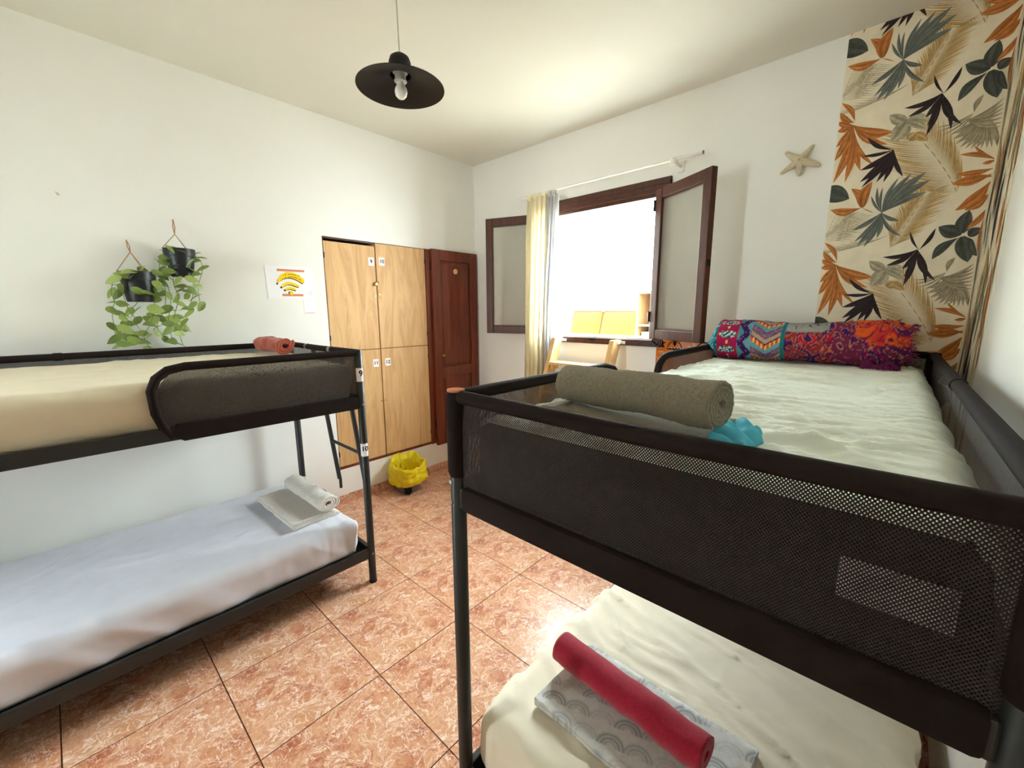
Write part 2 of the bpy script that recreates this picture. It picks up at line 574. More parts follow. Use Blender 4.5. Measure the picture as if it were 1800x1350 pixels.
# traced leaf print (strip metres: along, height), plant and poster data
LEAVES=[[3.251,2.322,3.162,2.272,0.031,"T",0.12,0],[3.251,2.322,3.168,2.247,0.031,"T",0.12,0],[3.251,2.322,3.179,2.224,0.03,"T",0.12,0],[3.251,2.322,3.195,2.206,0.029,"T",0.12,0],[3.251,2.322,3.212,2.196,0.028,"T",0.12,0],[3.251,2.322,3.229,2.19,0.026,"T",0.12,0],[3.251,2.322,3.245,2.188,0.024,"T",0.12,0],[3.251,2.322,3.261,2.186,0.022,"T",0.05,0],[3.251,2.322,3.277,2.182,0.021,"T",0.05,0],[3.251,2.322,3.292,2.182,0.019,"T",0.05,0],[3.251,2.322,3.304,2.189,0.018,"T",0.05,0],[3.251,2.322,3.309,2.205,0.018,"T",0.05,0],[3.2,2.316,3.302,2.372,0.017,"T",-0.12,0],[3.2,2.316,3.306,2.354,0.017,"T",-0.12,0],[3.2,2.316,3.308,2.335,0.017,"T",-0.12,0],[3.2,2.316,3.309,2.316,0.017,"T",-0.12,0],[3.2,2.316,3.311,2.296,0.016,"T",-0.12,0],[3.2,2.316,3.312,2.277,0.016,"T",-0.12,0],[3.2,2.316,3.312,2.26,0.015,"T",-0.12,0],[3.218,2.339,3.107,2.311,0.009,"T",0.1,0],[3.218,2.339,3.112,2.293,0.009,"T",0.1,0],[3.218,2.339,3.129,2.272,0.009,"T",0.1,0],[3.218,2.339,3.153,2.26,0.009,"T",0.1,0],[3.22,2.342,3.24,2.405,0.025,"T",0.1,0],[2.713,2.79,2.825,2.729,0.087,"G",0,1],[2.882,2.678,2.83,2.776,0.043,"O",-0.15,1],[2.882,2.678,2.907,2.795,0.052,"O",0.12,1],[2.877,2.676,2.754,2.685,0.047,"O",0.12,0],[2.876,2.679,2.931,2.644,0.005,"O",0.0,0],[2.96,2.641,2.911,2.727,0.013,"S",0.06,0],[2.96,2.641,2.931,2.764,0.015,"S",0.06,0],[2.96,2.641,2.951,2.76,0.013,"S",0.06,0],[2.96,2.641,2.855,2.57,0.027,"S",0.06,0],[2.96,2.641,2.869,2.513,0.024,"S",0.06,0],[2.96,2.641,2.883,2.493,0.035,"S",0.06,0],[2.96,2.641,2.909,2.484,0.03,"S",0.06,0],[2.96,2.641,2.955,2.52,0.022,"S",0.06,0],[2.96,2.641,3.031,2.593,0.022,"S",-0.1,0],[2.96,2.641,3.004,2.793,0.021,"S",0.06,0],[2.96,2.641,3.048,2.803,0.03,"S",0.06,0],[2.96,2.641,3.098,2.799,0.044,"S",0.06,0],[2.96,2.641,3.118,2.762,0.04,"S",0.06,0],[2.96,2.641,3.11,2.71,0.036,"S",0.06,0],[2.96,2.641,3.046,2.518,0.02,"S",-0.1,0],[3.035,2.306,3.087,2.262,0.036,"B",0,1],[3.02,2.28,3.044,2.308,0.05,"B",0,1],[2.803,2.406,2.962,2.332,0.058,"O",-0.12,0],[2.803,2.406,2.946,2.281,0.038,"O",-0.1,0],[2.803,2.406,2.908,2.194,0.025,"O",-0.1,0],[2.803,2.406,2.855,2.183,0.038,"O",-0.03,0],[2.803,2.406,2.799,2.139,0.042,"O",0.06,0],[2.803,2.406,2.752,2.146,0.045,"O",0.06,0],[2.803,2.406,2.746,2.252,0.047,"O",0.06,0],[2.803,2.406,2.746,2.317,0.037,"O",0.06,0],[2.803,2.406,2.743,2.391,0.036,"O",0.06,0],[2.803,2.406,2.74,2.435,0.034,"O",0.06,0],[2.808,2.415,2.744,2.479,0.031,"O",0.1,0],[2.808,2.422,2.747,2.522,0.026,"O",-0.1,0],[2.972,2.251,2.867,2.332,0.022,"K",0.1,0],[2.972,2.251,2.856,2.249,0.02,"K",0.06,0],[2.972,2.251,2.855,2.183,0.033,"K",0.08,0],[2.972,2.251,2.86,2.127,0.036,"K",0.06,0],[2.972,2.251,2.868,2.1,0.028,"K",0.05,0],[2.972,2.251,2.889,2.121,0.031,"K",0.05,0],[2.972,2.251,2.924,2.114,0.028,"K",0.06,0],[2.972,2.251,2.95,2.109,0.026,"K",0.06,0],[2.972,2.251,3.019,2.121,0.021,"K",-0.06,0],[3.004,2.364,2.939,2.412,0.048,"T2",0.05,1],[3.004,2.364,2.961,2.287,0.073,"T2",0.05,1],[3.004,2.364,3.068,2.374,0.042,"T2",0.05,1],[3.004,2.364,3.075,2.347,0.034,"T2",0.05,1],[3.004,2.364,3.077,2.314,0.033,"T2",0.05,1],[3.115,2.449,3.074,2.538,0.012,"K",0.06,0],[3.115,2.449,3.16,2.541,0.02,"K",-0.06,0],[3.109,2.452,2.988,2.427,0.025,"K",0.12,0],[3.109,2.452,3.005,2.385,0.027,"K",0.1,0],[3.109,2.452,3.066,2.363,0.03,"K",0.08,0],[3.109,2.452,3.077,2.327,0.026,"K",0.06,0],[3.109,2.452,3.079,2.285,0.029,"K",0.03,0],[3.109,2.452,3.156,2.289,0.023,"K",0.06,0],[3.109,2.452,3.187,2.304,0.026,"K",-0.1,0],[3.248,2.507,3.169,2.546,0.061,"G",0.05,1],[3.247,2.509,3.258,2.606,0.055,"G",0.05,1],[3.239,2.49,3.164,2.402,0.047,"G",-0.1,0],[3.25,2.494,3.281,2.38,0.063,"G",0,1],[3.27,2.493,3.305,2.524,0.042,"G",0.1,1],[3.275,2.482,3.306,2.404,0.032,"G",-0.1,1],[3.308,2.719,3.213,2.611,0.047,"O",0.1,0],[3.313,2.672,3.248,2.612,0.033,"O",0.1,0],[3.31,2.606,3.259,2.524,0.028,"O",0.08,0],[3.318,2.735,3.19,2.731,0.029,"O",-0.08,0],[3.308,2.585,3.31,2.396,0.025,"O",0.0,0],[3.312,2.129,3.238,2.202,0.015,"O",0.06,0],[3.312,2.129,3.199,2.175,0.025,"O",-0.08,0],[3.312,2.129,3.272,2.121,0.019,"O",0.06,0],[3.31,2.096,3.199,2.094,0.033,"O",0.08,0],[3.309,2.073,3.191,2.053,0.039,"O",0.08,0],[3.306,2.043,3.218,1.937,0.057,"O",0.1,0],[3.307,1.989,3.243,1.933,0.043,"O",0.1,0],[3.311,2.25,3.311,2.168,0.017,"K",0.0,0],[3.358,2.271,3.311,2.525,0.034,"T",-0.01,0],[3.578,2.215,3.602,2.047,0.046,"K",0.0,0],[3.551,2.522,3.503,2.854,0.041,"O",0.03,0],[3.7,2.311,3.601,2.008,0.042,"S",-0.04,0],[3.809,2.521,3.815,2.826,0.031,"B",0.04,0],[3.52,2.165,3.552,1.833,0.038,"T",0.03,0],[3.477,2.634,3.451,2.823,0.063,"T",0.03,0],[3.692,2.69,3.68,2.389,0.065,"K",-0.08,0],[3.786,2.384,3.788,2.563,0.058,"O",-0.04,0],[3.798,2.298,3.806,2.069,0.055,"S",-0.06,0],[3.411,2.638,3.372,2.893,0.067,"B",-0.06,0],[3.787,2.222,3.86,1.976,0.054,"T",0.09,0],[3.751,2.669,3.809,2.871,0.033,"T",-0.06,0],[3.43,2.718,3.384,2.523,0.05,"K",0.07,0],[3.851,2.61,3.895,2.858,0.058,"O",-0.09,0],[3.691,2.365,3.706,2.082,0.057,"S",0.0,0],[3.621,2.243,3.621,2.418,0.049,"B",0.01,0],[3.743,2.383,3.673,2.157,0.038,"T",0.05,0],[3.528,2.374,3.473,2.584,0.044,"T",-0.03,0],[3.579,2.167,3.589,1.833,0.053,"K",0.05,0],[3.84,2.706,3.795,3.01,0.063,"O",-0.05,0],[3.58,2.347,3.543,2.09,0.043,"S",0.02,0],[3.636,2.175,3.644,2.403,0.058,"B",-0.08,0],[3.405,2.469,3.389,2.187,0.043,"T",-0.06,0],[3.832,2.276,3.875,2.469,0.044,"T",-0.05,0],[3.61,2.775,3.559,2.558,0.057,"K",0.08,0],[3.87,2.203,3.863,2.529,0.032,"O",0.02,0],[3.407,2.653,3.473,2.42,0.03,"S",-0.09,0],[3.543,2.71,3.587,2.984,0.046,"B",-0.05,0],[3.704,2.322,3.681,2.021,0.05,"T",0.06,0]]
FRONDS=[[[[2.755,2.531],[2.753,2.611],[2.785,2.664]],16,[0.096,-0.017],[0.089,0.008],0.0035,"L"],[[[2.789,2.469],[2.884,2.485],[2.946,2.514]],14,[-0.068,0.01],[0.055,0.02],0.0032,"L"],[[[2.784,2.567],[2.83,2.619],[2.865,2.659]],12,[-0.053,-0.019],[0.067,-0.029],0.003,"L"],[[[3.009,2.469],[3.055,2.569],[3.104,2.691]],30,[0.09,0.043],[-0.016,0.087],0.0055,"B"],[[[3.209,2.014],[3.17,2.123],[3.042,2.301]],30,[-0.146,0.051],[-0.002,0.121],0.0055,"B"],[[[3.345,2.299],[3.357,2.359],[3.346,2.441]],10,[0.02,0.004],[-0.014,0.011],0.004,"L"]]
PL1=[[0.171,-2.561,1.685],[0.171,-2.606,1.658],[0.127,-2.618,1.597],[0.093,-2.59,1.591],[0.058,-2.603,1.552],[0.108,-2.579,1.54],[0.111,-2.623,1.51],[0.057,-2.572,1.489],[0.057,-2.625,1.423],[0.2,-2.588,1.411],[0.148,-2.633,1.36],[0.085,-2.622,1.327],[0.115,-2.581,1.367],[0.196,-2.56,1.351],[0.185,-2.528,1.349],[0.177,-2.511,1.37],[0.109,-2.499,1.301],[0.124,-2.535,1.452],[0.152,-2.57,1.442],[0.059,-2.466,1.709],[0.133,-2.455,1.698],[0.091,-2.498,1.712],[0.182,-2.541,1.703],[0.06,-2.577,1.637],[0.152,-2.575,1.618],[0.181,-2.478,1.599],[0.084,-2.482,1.576],[0.184,-2.517,1.605],[0.181,-2.489,1.437],[0.053,-2.46,1.481],[0.156,-2.436,1.616],[0.05,-2.433,1.651],[0.126,-2.421,1.61],[0.116,-2.399,1.657],[0.08,-2.553,1.384],[0.099,-2.523,1.387],[0.171,-2.61,1.389],[0.097,-2.554,1.504],[0.072,-2.563,1.666],[0.155,-2.583,1.688],[0.117,-2.481,1.682],[0.17,-2.542,1.504],[0.085,-2.445,1.565],[0.098,-2.594,1.493],[0.17,-2.584,1.468],[0.126,-2.535,1.429],[0.126,-2.469,1.451],[0.085,-2.481,1.458],[0.052,-2.565,1.337],[0.19,-2.602,1.338],[0.063,-2.62,1.378],[0.177,-2.525,1.691],[0.105,-2.484,1.72],[0.193,-2.438,1.637],[0.11,-2.409,1.642]]
PL2=[[0.19,-2.363,1.829],[0.133,-2.377,1.793],[0.086,-2.404,1.764],[0.161,-2.429,1.701],[0.151,-2.389,1.76],[0.153,-2.354,1.748],[0.12,-2.313,1.742],[0.083,-2.245,1.825],[0.146,-2.227,1.801],[0.066,-2.243,1.791],[0.154,-2.228,1.742],[0.145,-2.267,1.732],[0.106,-2.274,1.719],[0.17,-2.259,1.638],[0.079,-2.323,1.643],[0.109,-2.337,1.618],[0.17,-2.388,1.58],[0.107,-2.309,1.583],[0.157,-2.344,1.542],[0.142,-2.364,1.511],[0.191,-2.321,1.519],[0.199,-2.305,1.534],[0.159,-2.259,1.527],[0.171,-2.324,1.488],[0.073,-2.33,1.399],[0.157,-2.366,1.378],[0.177,-2.416,1.4],[0.11,-2.43,1.511],[0.133,-2.415,1.511],[0.122,-2.457,1.42],[0.194,-2.462,1.384],[0.098,-2.423,1.347],[0.11,-2.395,1.338],[0.05,-2.349,1.313],[0.113,-2.39,1.703],[0.145,-2.373,1.68],[0.19,-2.351,1.667],[0.189,-2.287,1.674],[0.099,-2.323,1.838],[0.198,-2.316,1.822],[0.078,-2.276,1.834],[0.173,-2.379,1.715],[0.074,-2.393,1.736],[0.111,-2.378,1.457],[0.061,-2.365,1.424],[0.179,-2.418,1.435],[0.174,-2.456,1.511],[0.071,-2.419,1.457],[0.129,-2.352,1.574],[0.089,-2.266,1.585],[0.124,-2.276,1.615],[0.133,-2.429,1.595],[0.066,-2.347,1.472],[0.18,-2.35,1.441],[0.092,-2.368,1.82],[0.117,-2.351,1.781],[0.059,-2.39,1.691],[0.05,-2.295,1.617],[0.079,-2.324,1.403],[0.101,-2.367,1.401],[0.189,-2.29,1.765],[0.183,-2.264,1.707]]
PV1=[[[0.13,-2.537,1.675],[0.13,-2.565,1.691],[0.13,-2.595,1.661],[0.13,-2.616,1.597],[0.13,-2.609,1.547],[0.13,-2.622,1.507],[0.13,-2.624,1.424],[0.13,-2.627,1.359],[0.13,-2.62,1.325]],[[0.13,-2.523,1.672],[0.13,-2.534,1.606],[0.13,-2.521,1.548],[0.13,-2.578,1.489],[0.13,-2.595,1.438],[0.13,-2.593,1.372],[0.13,-2.558,1.34]],[[0.13,-2.483,1.682],[0.13,-2.447,1.639],[0.13,-2.45,1.564],[0.13,-2.468,1.489],[0.13,-2.483,1.436],[0.13,-2.514,1.368],[0.13,-2.499,1.302]],[[0.13,-2.55,1.678],[0.13,-2.57,1.605],[0.13,-2.557,1.504],[0.13,-2.536,1.452],[0.13,-2.577,1.408],[0.13,-2.559,1.378]],[[0.13,-2.476,1.689],[0.13,-2.45,1.669],[0.13,-2.411,1.648],[0.13,-2.428,1.602]]]
PV2=[[[0.13,-2.339,1.796],[0.13,-2.344,1.743],[0.13,-2.358,1.658],[0.13,-2.352,1.574],[0.13,-2.379,1.449],[0.13,-2.368,1.378],[0.13,-2.362,1.317]],[[0.13,-2.284,1.786],[0.13,-2.268,1.725],[0.13,-2.277,1.615],[0.13,-2.301,1.519],[0.13,-2.328,1.448],[0.13,-2.34,1.4]],[[0.13,-2.364,1.794],[0.13,-2.412,1.745],[0.13,-2.397,1.611],[0.13,-2.415,1.511],[0.13,-2.455,1.42],[0.13,-2.427,1.349]],[[0.13,-2.276,1.802],[0.13,-2.237,1.798],[0.13,-2.224,1.736],[0.13,-2.251,1.64],[0.13,-2.256,1.536]],[[0.13,-2.357,1.802],[0.13,-2.403,1.716],[0.13,-2.382,1.581],[0.13,-2.411,1.434],[0.13,-2.397,1.339]]]
POSTER={"big":[[[-1.7944,1.682],20],[[-1.7795,1.7084],60],[[-1.757,1.7311],110],[[-1.7242,1.7429],125],[[-1.6921,1.7415],125],[[-1.6603,1.7299],120],[[-1.6353,1.7109],100],[[-1.625,1.6942],50]],"mid":[[[-1.7715,1.6592],30],[[-1.7559,1.6748],55],[[-1.7292,1.6877],62],[[-1.7035,1.6872],62],[[-1.6781,1.6782],60],[[-1.6557,1.6689],36]],"small":[[[-1.7511,1.6407],28],[[-1.7357,1.6523],48],[[-1.7126,1.6575],52],[[-1.6936,1.6522],48],[[-1.6762,1.6443],30]],"dot":[-1.7119,1.6228],"top":[[-1.7884,1.7798],[-1.6131,1.7804],[-1.6142,1.7677],[-1.7898,1.7641]],"bot":[[-1.7682,1.6168],[-1.6327,1.6175],[-1.6339,1.6037],[-1.7697,1.601]],"logo":[[-1.626,1.6236],[-1.5953,1.6228],[-1.5728,1.6427],[-1.5798,1.6215],[-1.5627,1.6167],[-1.5755,1.6111],[-1.5923,1.6176]],"t1":[[-1.7534,1.7362],[-1.7303,1.7459],[-1.7012,1.7487],[-1.6722,1.7444],[-1.6497,1.7373]],"t2":[[-1.7602,1.7144],[-1.7322,1.7259],[-1.7028,1.7309],[-1.6706,1.726],[-1.6417,1.7139]],"cardtext":[[-1.6207,1.4876],[-1.5543,1.4855]]}

# ------------------------------------------------------------------ the room shell
RX, RY, RH = 3.31, -4.15, 2.83
OY0, OY1, OZ0, OZ1 = -1.472, -0.535, 0.275, 2.03          # cupboard recess in the left wall
WX0, WX1, WZ0, WZ1 = 0.85, 1.83, 1.30, 2.275              # window opening in the far wall
DX0, DX1, DZ0, DZ1 = 0.8, 1.1, 0.4, 2.2                   # unseen fill-light window added behind the camera

mb = MB()
mb.box((-0.15, RY - 0.22, -0.1), (0, OY0, RH + 0.15))
mb.box((-0.15, OY1, -0.1), (0, 0.22, RH + 0.15))
mb.box((-0.15, OY0, -0.1), (0, OY1, OZ0))
mb.box((-0.15, OY0, OZ1), (0, OY1, RH + 0.15))
tag(mb.build('wall_left', 'wall'), 'white painted wall with the built-in lockers', None, None, 'structure')
mb = MB()
mb.box((0, 0, -0.1), (WX0, 0.22, RH + 0.15))
mb.box((WX1, 0, -0.1), (RX + 0.15, 0.22, RH + 0.15))
mb.box((WX0, 0, -0.1), (WX1, 0.22, WZ0))
mb.box((WX0, 0, WZ1), (WX1, 0.22, RH + 0.15))
tag(mb.build('wall_far', 'wall'), 'white painted wall with the open window', None, None, 'structure')
mb = MB()
mb.box((RX, RY - 0.22, -0.1), (RX + 0.15, 0, RH + 0.15))
tag(mb.build('wall_right', 'wall'), 'white painted wall beside the near bunk', None, None, 'structure')
mb = MB()
mb.box((0, RY - 0.22, -0.1), (DX0, RY, RH + 0.15))
mb.box((DX1, RY - 0.22, -0.1), (RX, RY, RH + 0.15))
mb.box((DX0, RY - 0.22, DZ1), (DX1, RY, RH + 0.15))
mb.box((DX0, RY - 0.22, -0.1), (DX1, RY, DZ0))
tag(mb.build('wall_near', 'wall'), 'white painted wall with the tall window added for fill light', None, None, 'structure')
mb = MB()
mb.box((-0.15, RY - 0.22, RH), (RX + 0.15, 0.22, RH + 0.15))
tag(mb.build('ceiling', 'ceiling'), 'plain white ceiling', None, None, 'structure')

floor = MB().box((0, RY - 0.22, -0.12), (RX, 0, -0.004)).build('floor', 'grout')
tag(floor, 'floor of large marbled terracotta tiles', None, None, 'structure')
TS, TA, TX, TY, GAP = 0.4485, 0.0111, 1.2024, -2.1044, 0.0045
ca, sa = math.cos(TA), math.sin(TA)
def clip_poly(pts, ax, val, keep_less):
    out = []
    for i in range(len(pts)):
        a, b = pts[i], pts[(i + 1) % len(pts)]
        ina = (a[ax] <= val) == keep_less or a[ax] == val
        inb = (b[ax] <= val) == keep_less or b[ax] == val
        if ina:
            out.append(a)
        if ina != inb:
            t = (val - a[ax]) / (b[ax] - a[ax])
            out.append(tuple(a[k] + t * (b[k] - a[k]) for k in range(len(a))))
    return out
h = TS / 2 - GAP / 2
tile_me = None
for i in range(-5, 6):
    for j in range(-6, 6):
        lx, ly = (i + 0.5) * TS, (j + 0.5) * TS
        cx, cy = TX + lx * ca - ly * sa, TY + lx * sa + ly * ca
        pts = [(cx + a * ca - b * sa, cy + a * sa + b * ca) for a, b in ((-h, -h), (h, -h), (h, h), (-h, h))]
        full = all(0.0 < p[0] < RX and RY < p[1] < 0 for p in pts)
        if not full:
            for ax, val, less in ((0, 0.002, False), (0, RX - 0.002, True), (1, RY + 0.002, False), (1, -0.002, True)):
                pts = clip_poly(pts, ax, val, less) if pts else pts
            if len(pts) < 3:
                continue
        if full and tile_me is not None:
            o = bpy.data.objects.new('tile', tile_me)
            COL.objects.link(o)
        else:
            loc = [((p[0] - cx) * ca + (p[1] - cy) * sa, -(p[0] - cx) * sa + (p[1] - cy) * ca) for p in pts]
            b = MB()
            b.poly([(p[0], p[1], -0.008) for p in loc], 0.008, (0, 0, 1))
            o = b.build('tile', 'tile')
            if full:
                tile_me = o.data
        o.parent = floor
        o.location = (cx, cy, 0)
        o.rotation_euler = (0, 0, TA)

# skirting of tile pieces
def skirting(name, label, a, b, nrm):
    a, b, nrm = Vector(a), Vector(b), Vector(nrm)
    L = (b - a).length
    d = (b - a) / L
    base = MB()
    base.poly([a, b, b + Vector((0, 0, 0.064)), a + Vector((0, 0, 0.064))], 0.004, nrm)
    root = base.build(name, 'grout')
    tag(root, label, None, None, 'structure')
    s = 0.0
    while s < L - 0.02:
        e = min(L, s + 0.40)
        p, q = a + d * (s + 0.0015), a + d * (e - 0.0015)
        m = MB()
        m.poly([p, q, q + Vector((0, 0, 0.066)), p + Vector((0, 0, 0.066))], 0.012, nrm)
        m.build('skirting_tile', 'tile', root)
        s = e
skirting('baseboard_left', 'low terracotta tile skirting under the lockers', (0, -4.14, 0), (0, 0, 0), (1, 0, 0))
skirting('baseboard_far', 'low terracotta tile skirting under the window', (0.014, 0, 0), (RX, 0, 0), (0, -1, 0))
skirting('baseboard_right', 'low terracotta tile skirting behind the near bunk', (RX, 0, 0), (RX, -4.14, 0), (-1, 0, 0))

# narrow unseen window added behind the camera to fill the room with daylight
mb = MB()
for x0, x1, z0, z1 in ((DX0, DX0 + 0.04, DZ0, DZ1), (DX1 - 0.04, DX1, DZ0, DZ1), (DX0, DX1, DZ1 - 0.04, DZ1), (DX0, DX1, DZ0, DZ0 + 0.04)):
    mb.box((x0, RY - 0.1, z0), (x1, RY + 0.015, z1), 0, 0.003)
tag(mb.build('window_fill', 'dark_wood'), 'dark wooden frame of the tall unseen window added for fill light', None, None, 'structure')
mb = MB()
mb.box((-3, RY - 4, -0.3), (6, RY - 0.22, -0.05))  # unseen slab added outside the fill window as a light bouncer
tag(mb.build('floor_bounce', 'floor_out'), 'pale unseen ground added to bounce light into the room', None, None, 'structure')

# ------------------------------------------------------------------ terrace outside the window
mb = MB()
mb.box((-4, 0.22, 0.45), (5, 4.6, 0.6))
tag(mb.build('floor_terrace', 'floor_out'), 'pale terrace floor outside the window', None, None, 'structure')
mb = MB()
mb.box((-4, 4.2, 0.6), (5, 4.4, 3.2))
mb.box((-4.2, 0.22, 0.6), (-4, 4.4, 3.2))
tag(mb.build('wall_terrace', 'outwall'), 'bright white terrace wall outside the window', None, None, 'structure')

sofa = thing('yellow_sofa', 'yellow two-cushion sofa seen on the terrace through the window', 'sofa', (0.16, 2.55, 0.6))
mb = MB()
mb.box((-0.62, 2.18, 0.68), (0.86, 2.95, 0.92), 0, 0.03)
mb.build('sofa_base', 'yellow_cloth', sofa, True)
def cushion(x0, x1, name, tilt):
    nb = MB()
    def pt(u, v):
        # back cushion: front face leaning back, puffed
        a, bb = u * 2 - 1, v * 2 - 1
        puff = (1 - a ** 4) * (1 - bb ** 4)
        x = x0 + (x1 - x0) * u
        z = 0.92 + 0.575 * v
        return x, z, puff
    def fr(u, v):
        x, z, p = pt(u, v)
        return (x + 0.02 * (1 - v) * (u - 0.5) , 2.30 + 0.16 * v - 0.045 * p, z)
    def bk(u, v):
        x, z, p = pt(u, v)
        return (x, 2.46 + 0.12 * v + 0.05 * p, z)
    nb.grid(14, 14, fr)
    nb.grid(14, 14, bk)
    n = 14
    ring = [(0, j) for j in range(n + 1)] + [(i, n) for i in range(1, n + 1)] + [(n, j) for j in range(n - 1, -1, -1)] + [(i, 0) for i in range(n - 1, 0, -1)]
    ids = [i * (n + 1) + j for i, j in ring]
    off = (n + 1) ** 2
    for k in range(len(ids)):
        a, b = ids[k], ids[(k + 1) % len(ids)]
        nb.f.append((a, b, b + off, a + off))
        nb.mi.append(0)
    c = nb.build(name, 'yellow_cloth', sofa, True, weld=True)
    pp = MB()
    pp.tube([fr(0.0, 0.02), fr(0.0, 0.5), fr(0.0, 0.93), fr(0.04, 1.0), fr(0.5, 1.0), fr(0.96, 1.0), fr(1.0, 0.93), fr(1.0, 0.5), fr(1.0, 0.02)], 0.007, 6)
    pp.build('piping', 'piping', c, True)
cushion(-0.50, -0.01, 'back_cushion', 0)
cushion(0.0, 0.62, 'back_cushion', 0)
mb = MB()
mb.box((-0.68, 2.18, 0.68), (-0.52, 3.0, 1.15), 0, 0.04)
mb.build('armrest', 'yellow_cloth', sofa, True)
mb = MB()
mb.box((0.72, 2.18, 0.68), (0.88, 3.0, 1.12), 0, 0.04)
mb.build('armrest', 'yellow_cloth', sofa, True)
for x in (-0.55, 0.75):
    for y in (2.25, 2.88):
        MB().box((x, y, 0.6), (x + 0.05, y + 0.05, 0.69)).build('leg', 'pine', sofa)

shelf = thing('wooden_shelf', 'pale wooden shelf unit on the terrace beside the yellow sofa', 'shelf', (1.15, 1.62, 0.6))
for x in (0.965, 1.345):
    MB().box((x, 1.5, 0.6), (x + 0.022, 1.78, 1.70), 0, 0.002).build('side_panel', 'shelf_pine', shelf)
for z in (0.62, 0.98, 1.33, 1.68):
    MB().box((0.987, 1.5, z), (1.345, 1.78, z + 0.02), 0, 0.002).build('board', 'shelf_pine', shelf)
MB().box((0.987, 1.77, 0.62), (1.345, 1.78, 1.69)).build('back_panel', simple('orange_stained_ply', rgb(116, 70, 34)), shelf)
tag(MB().box((1.0, 1.56, 1.0), (1.2, 1.74, 1.27), 0, 0.004).build('storage_box', simple('pale_yellow_card', rgb(120, 106, 66))), 'pale yellow box standing in the terrace shelf', 'box')
ob = thing('orange_crate', 'small orange printed box between the terrace shelf and the sofa', 'box', (0.80, 2.1, 0.6))
MB().box((0.70, 2.02, 0.6), (0.90, 2.12, 1.27), 0, 0.005).build('body', simple('orange_card', rgb(110, 52, 28)), ob)
MB().box((0.72, 2.012, 1.16), (0.88, 2.02, 1.20)).build('printed_band', simple('green_print', rgb(76, 84, 34)), ob)
lan = thing('terrace_lantern', 'pale yellow paper lantern outside the window by the curtain', 'lantern', (-0.40, 2.1, 0.6))
MB().tube([(-0.40, 2.1, 0.6), (-0.40, 2.1, 1.44)], 0.012, 8).build('pole', 'pine', lan, True)
MB().lathe([(0.0, 1.44), (0.07, 1.45), (0.10, 1.50), (0.085, 1.55), (0.05, 1.565)], (-0.40, 2.1, 0), 20).build('lower_globe', simple('pale_yellow_paper', rgb(122, 108, 62)), lan, True)
MB().lathe([(0.05, 1.565), (0.075, 1.60), (0.07, 1.65), (0.0, 1.67)], (-0.40, 2.1, 0), 20).build('upper_globe', simple('pale_yellow_paper_top', rgb(130, 116, 76)), lan, True)

# ------------------------------------------------------------------ window
win = struct('window_1')
tag(win, 'dark wooden casement window standing open', None)
mb = MB()
def trim_piece(m, a, b, wdt, inward, nrm=(0, -1, 0)):
    # stepped moulding along a->b, lying on the wall face y = 0
    a, b, inward = Vector(a), Vector(b), Vector(inward)
    for o0, o1, t in ((0, 1.0, 0.018), (0.12, 0.75, 0.028), (0.3, 0.5, 0.034)):
        p0, p1 = inward * wdt * o0, inward * wdt * o1
        m.poly([a + p0, b + p0, b + p1, a + p1], t, nrm)
fw = 0.078
head = MB(); trim_piece(head, (WX0 - 0.07, 0, WZ1 + 0.08), (WX1 + 0.07, 0, WZ1 + 0.08), 0.085, (0, 0, -1)); head.build('head_trim', 'dark_wood', win)
for s, x in ((1, WX0 - 0.07), (-1, WX1 + 0.07)):
    j = MB(); trim_piece(j, (x, 0, WZ0 - 0.045), (x, 0, WZ1), 0.075, (s, 0, 0)); j.build('jamb_trim', 'dark_wood', win)
sl = MB(); trim_piece(sl, (WX0 - 0.09, 0, WZ0 - 0.055), (WX1 + 0.05, 0, WZ0 - 0.055), 0.05, (0, 0, 1)); sl.build('sill_trim', 'dark_wood', win)
MB().box((WX0, -0.02, WZ0 - 0.012), (WX1, 0.21, WZ0 + 0.004), 0, 0.002).build('sill_board', 'white', win)
for lo, hi in (((WX0, 0.0, WZ0), (WX0 + 0.025, 0.06, WZ1)), ((WX1 - 0.025, 0.0, WZ0), (WX1, 0.06, WZ1)), ((WX0, 0.0, WZ1 - 0.03), (WX1, 0.06, WZ1))):
    MB().box(lo, hi, 0, 0.002).build('frame_lining', 'dark_wood', win)
MB().box((1.33, -0.036, WZ0 - 0.028), (1.37, -0.02, WZ0 - 0.012)).build('catch_plate', 'black', win)

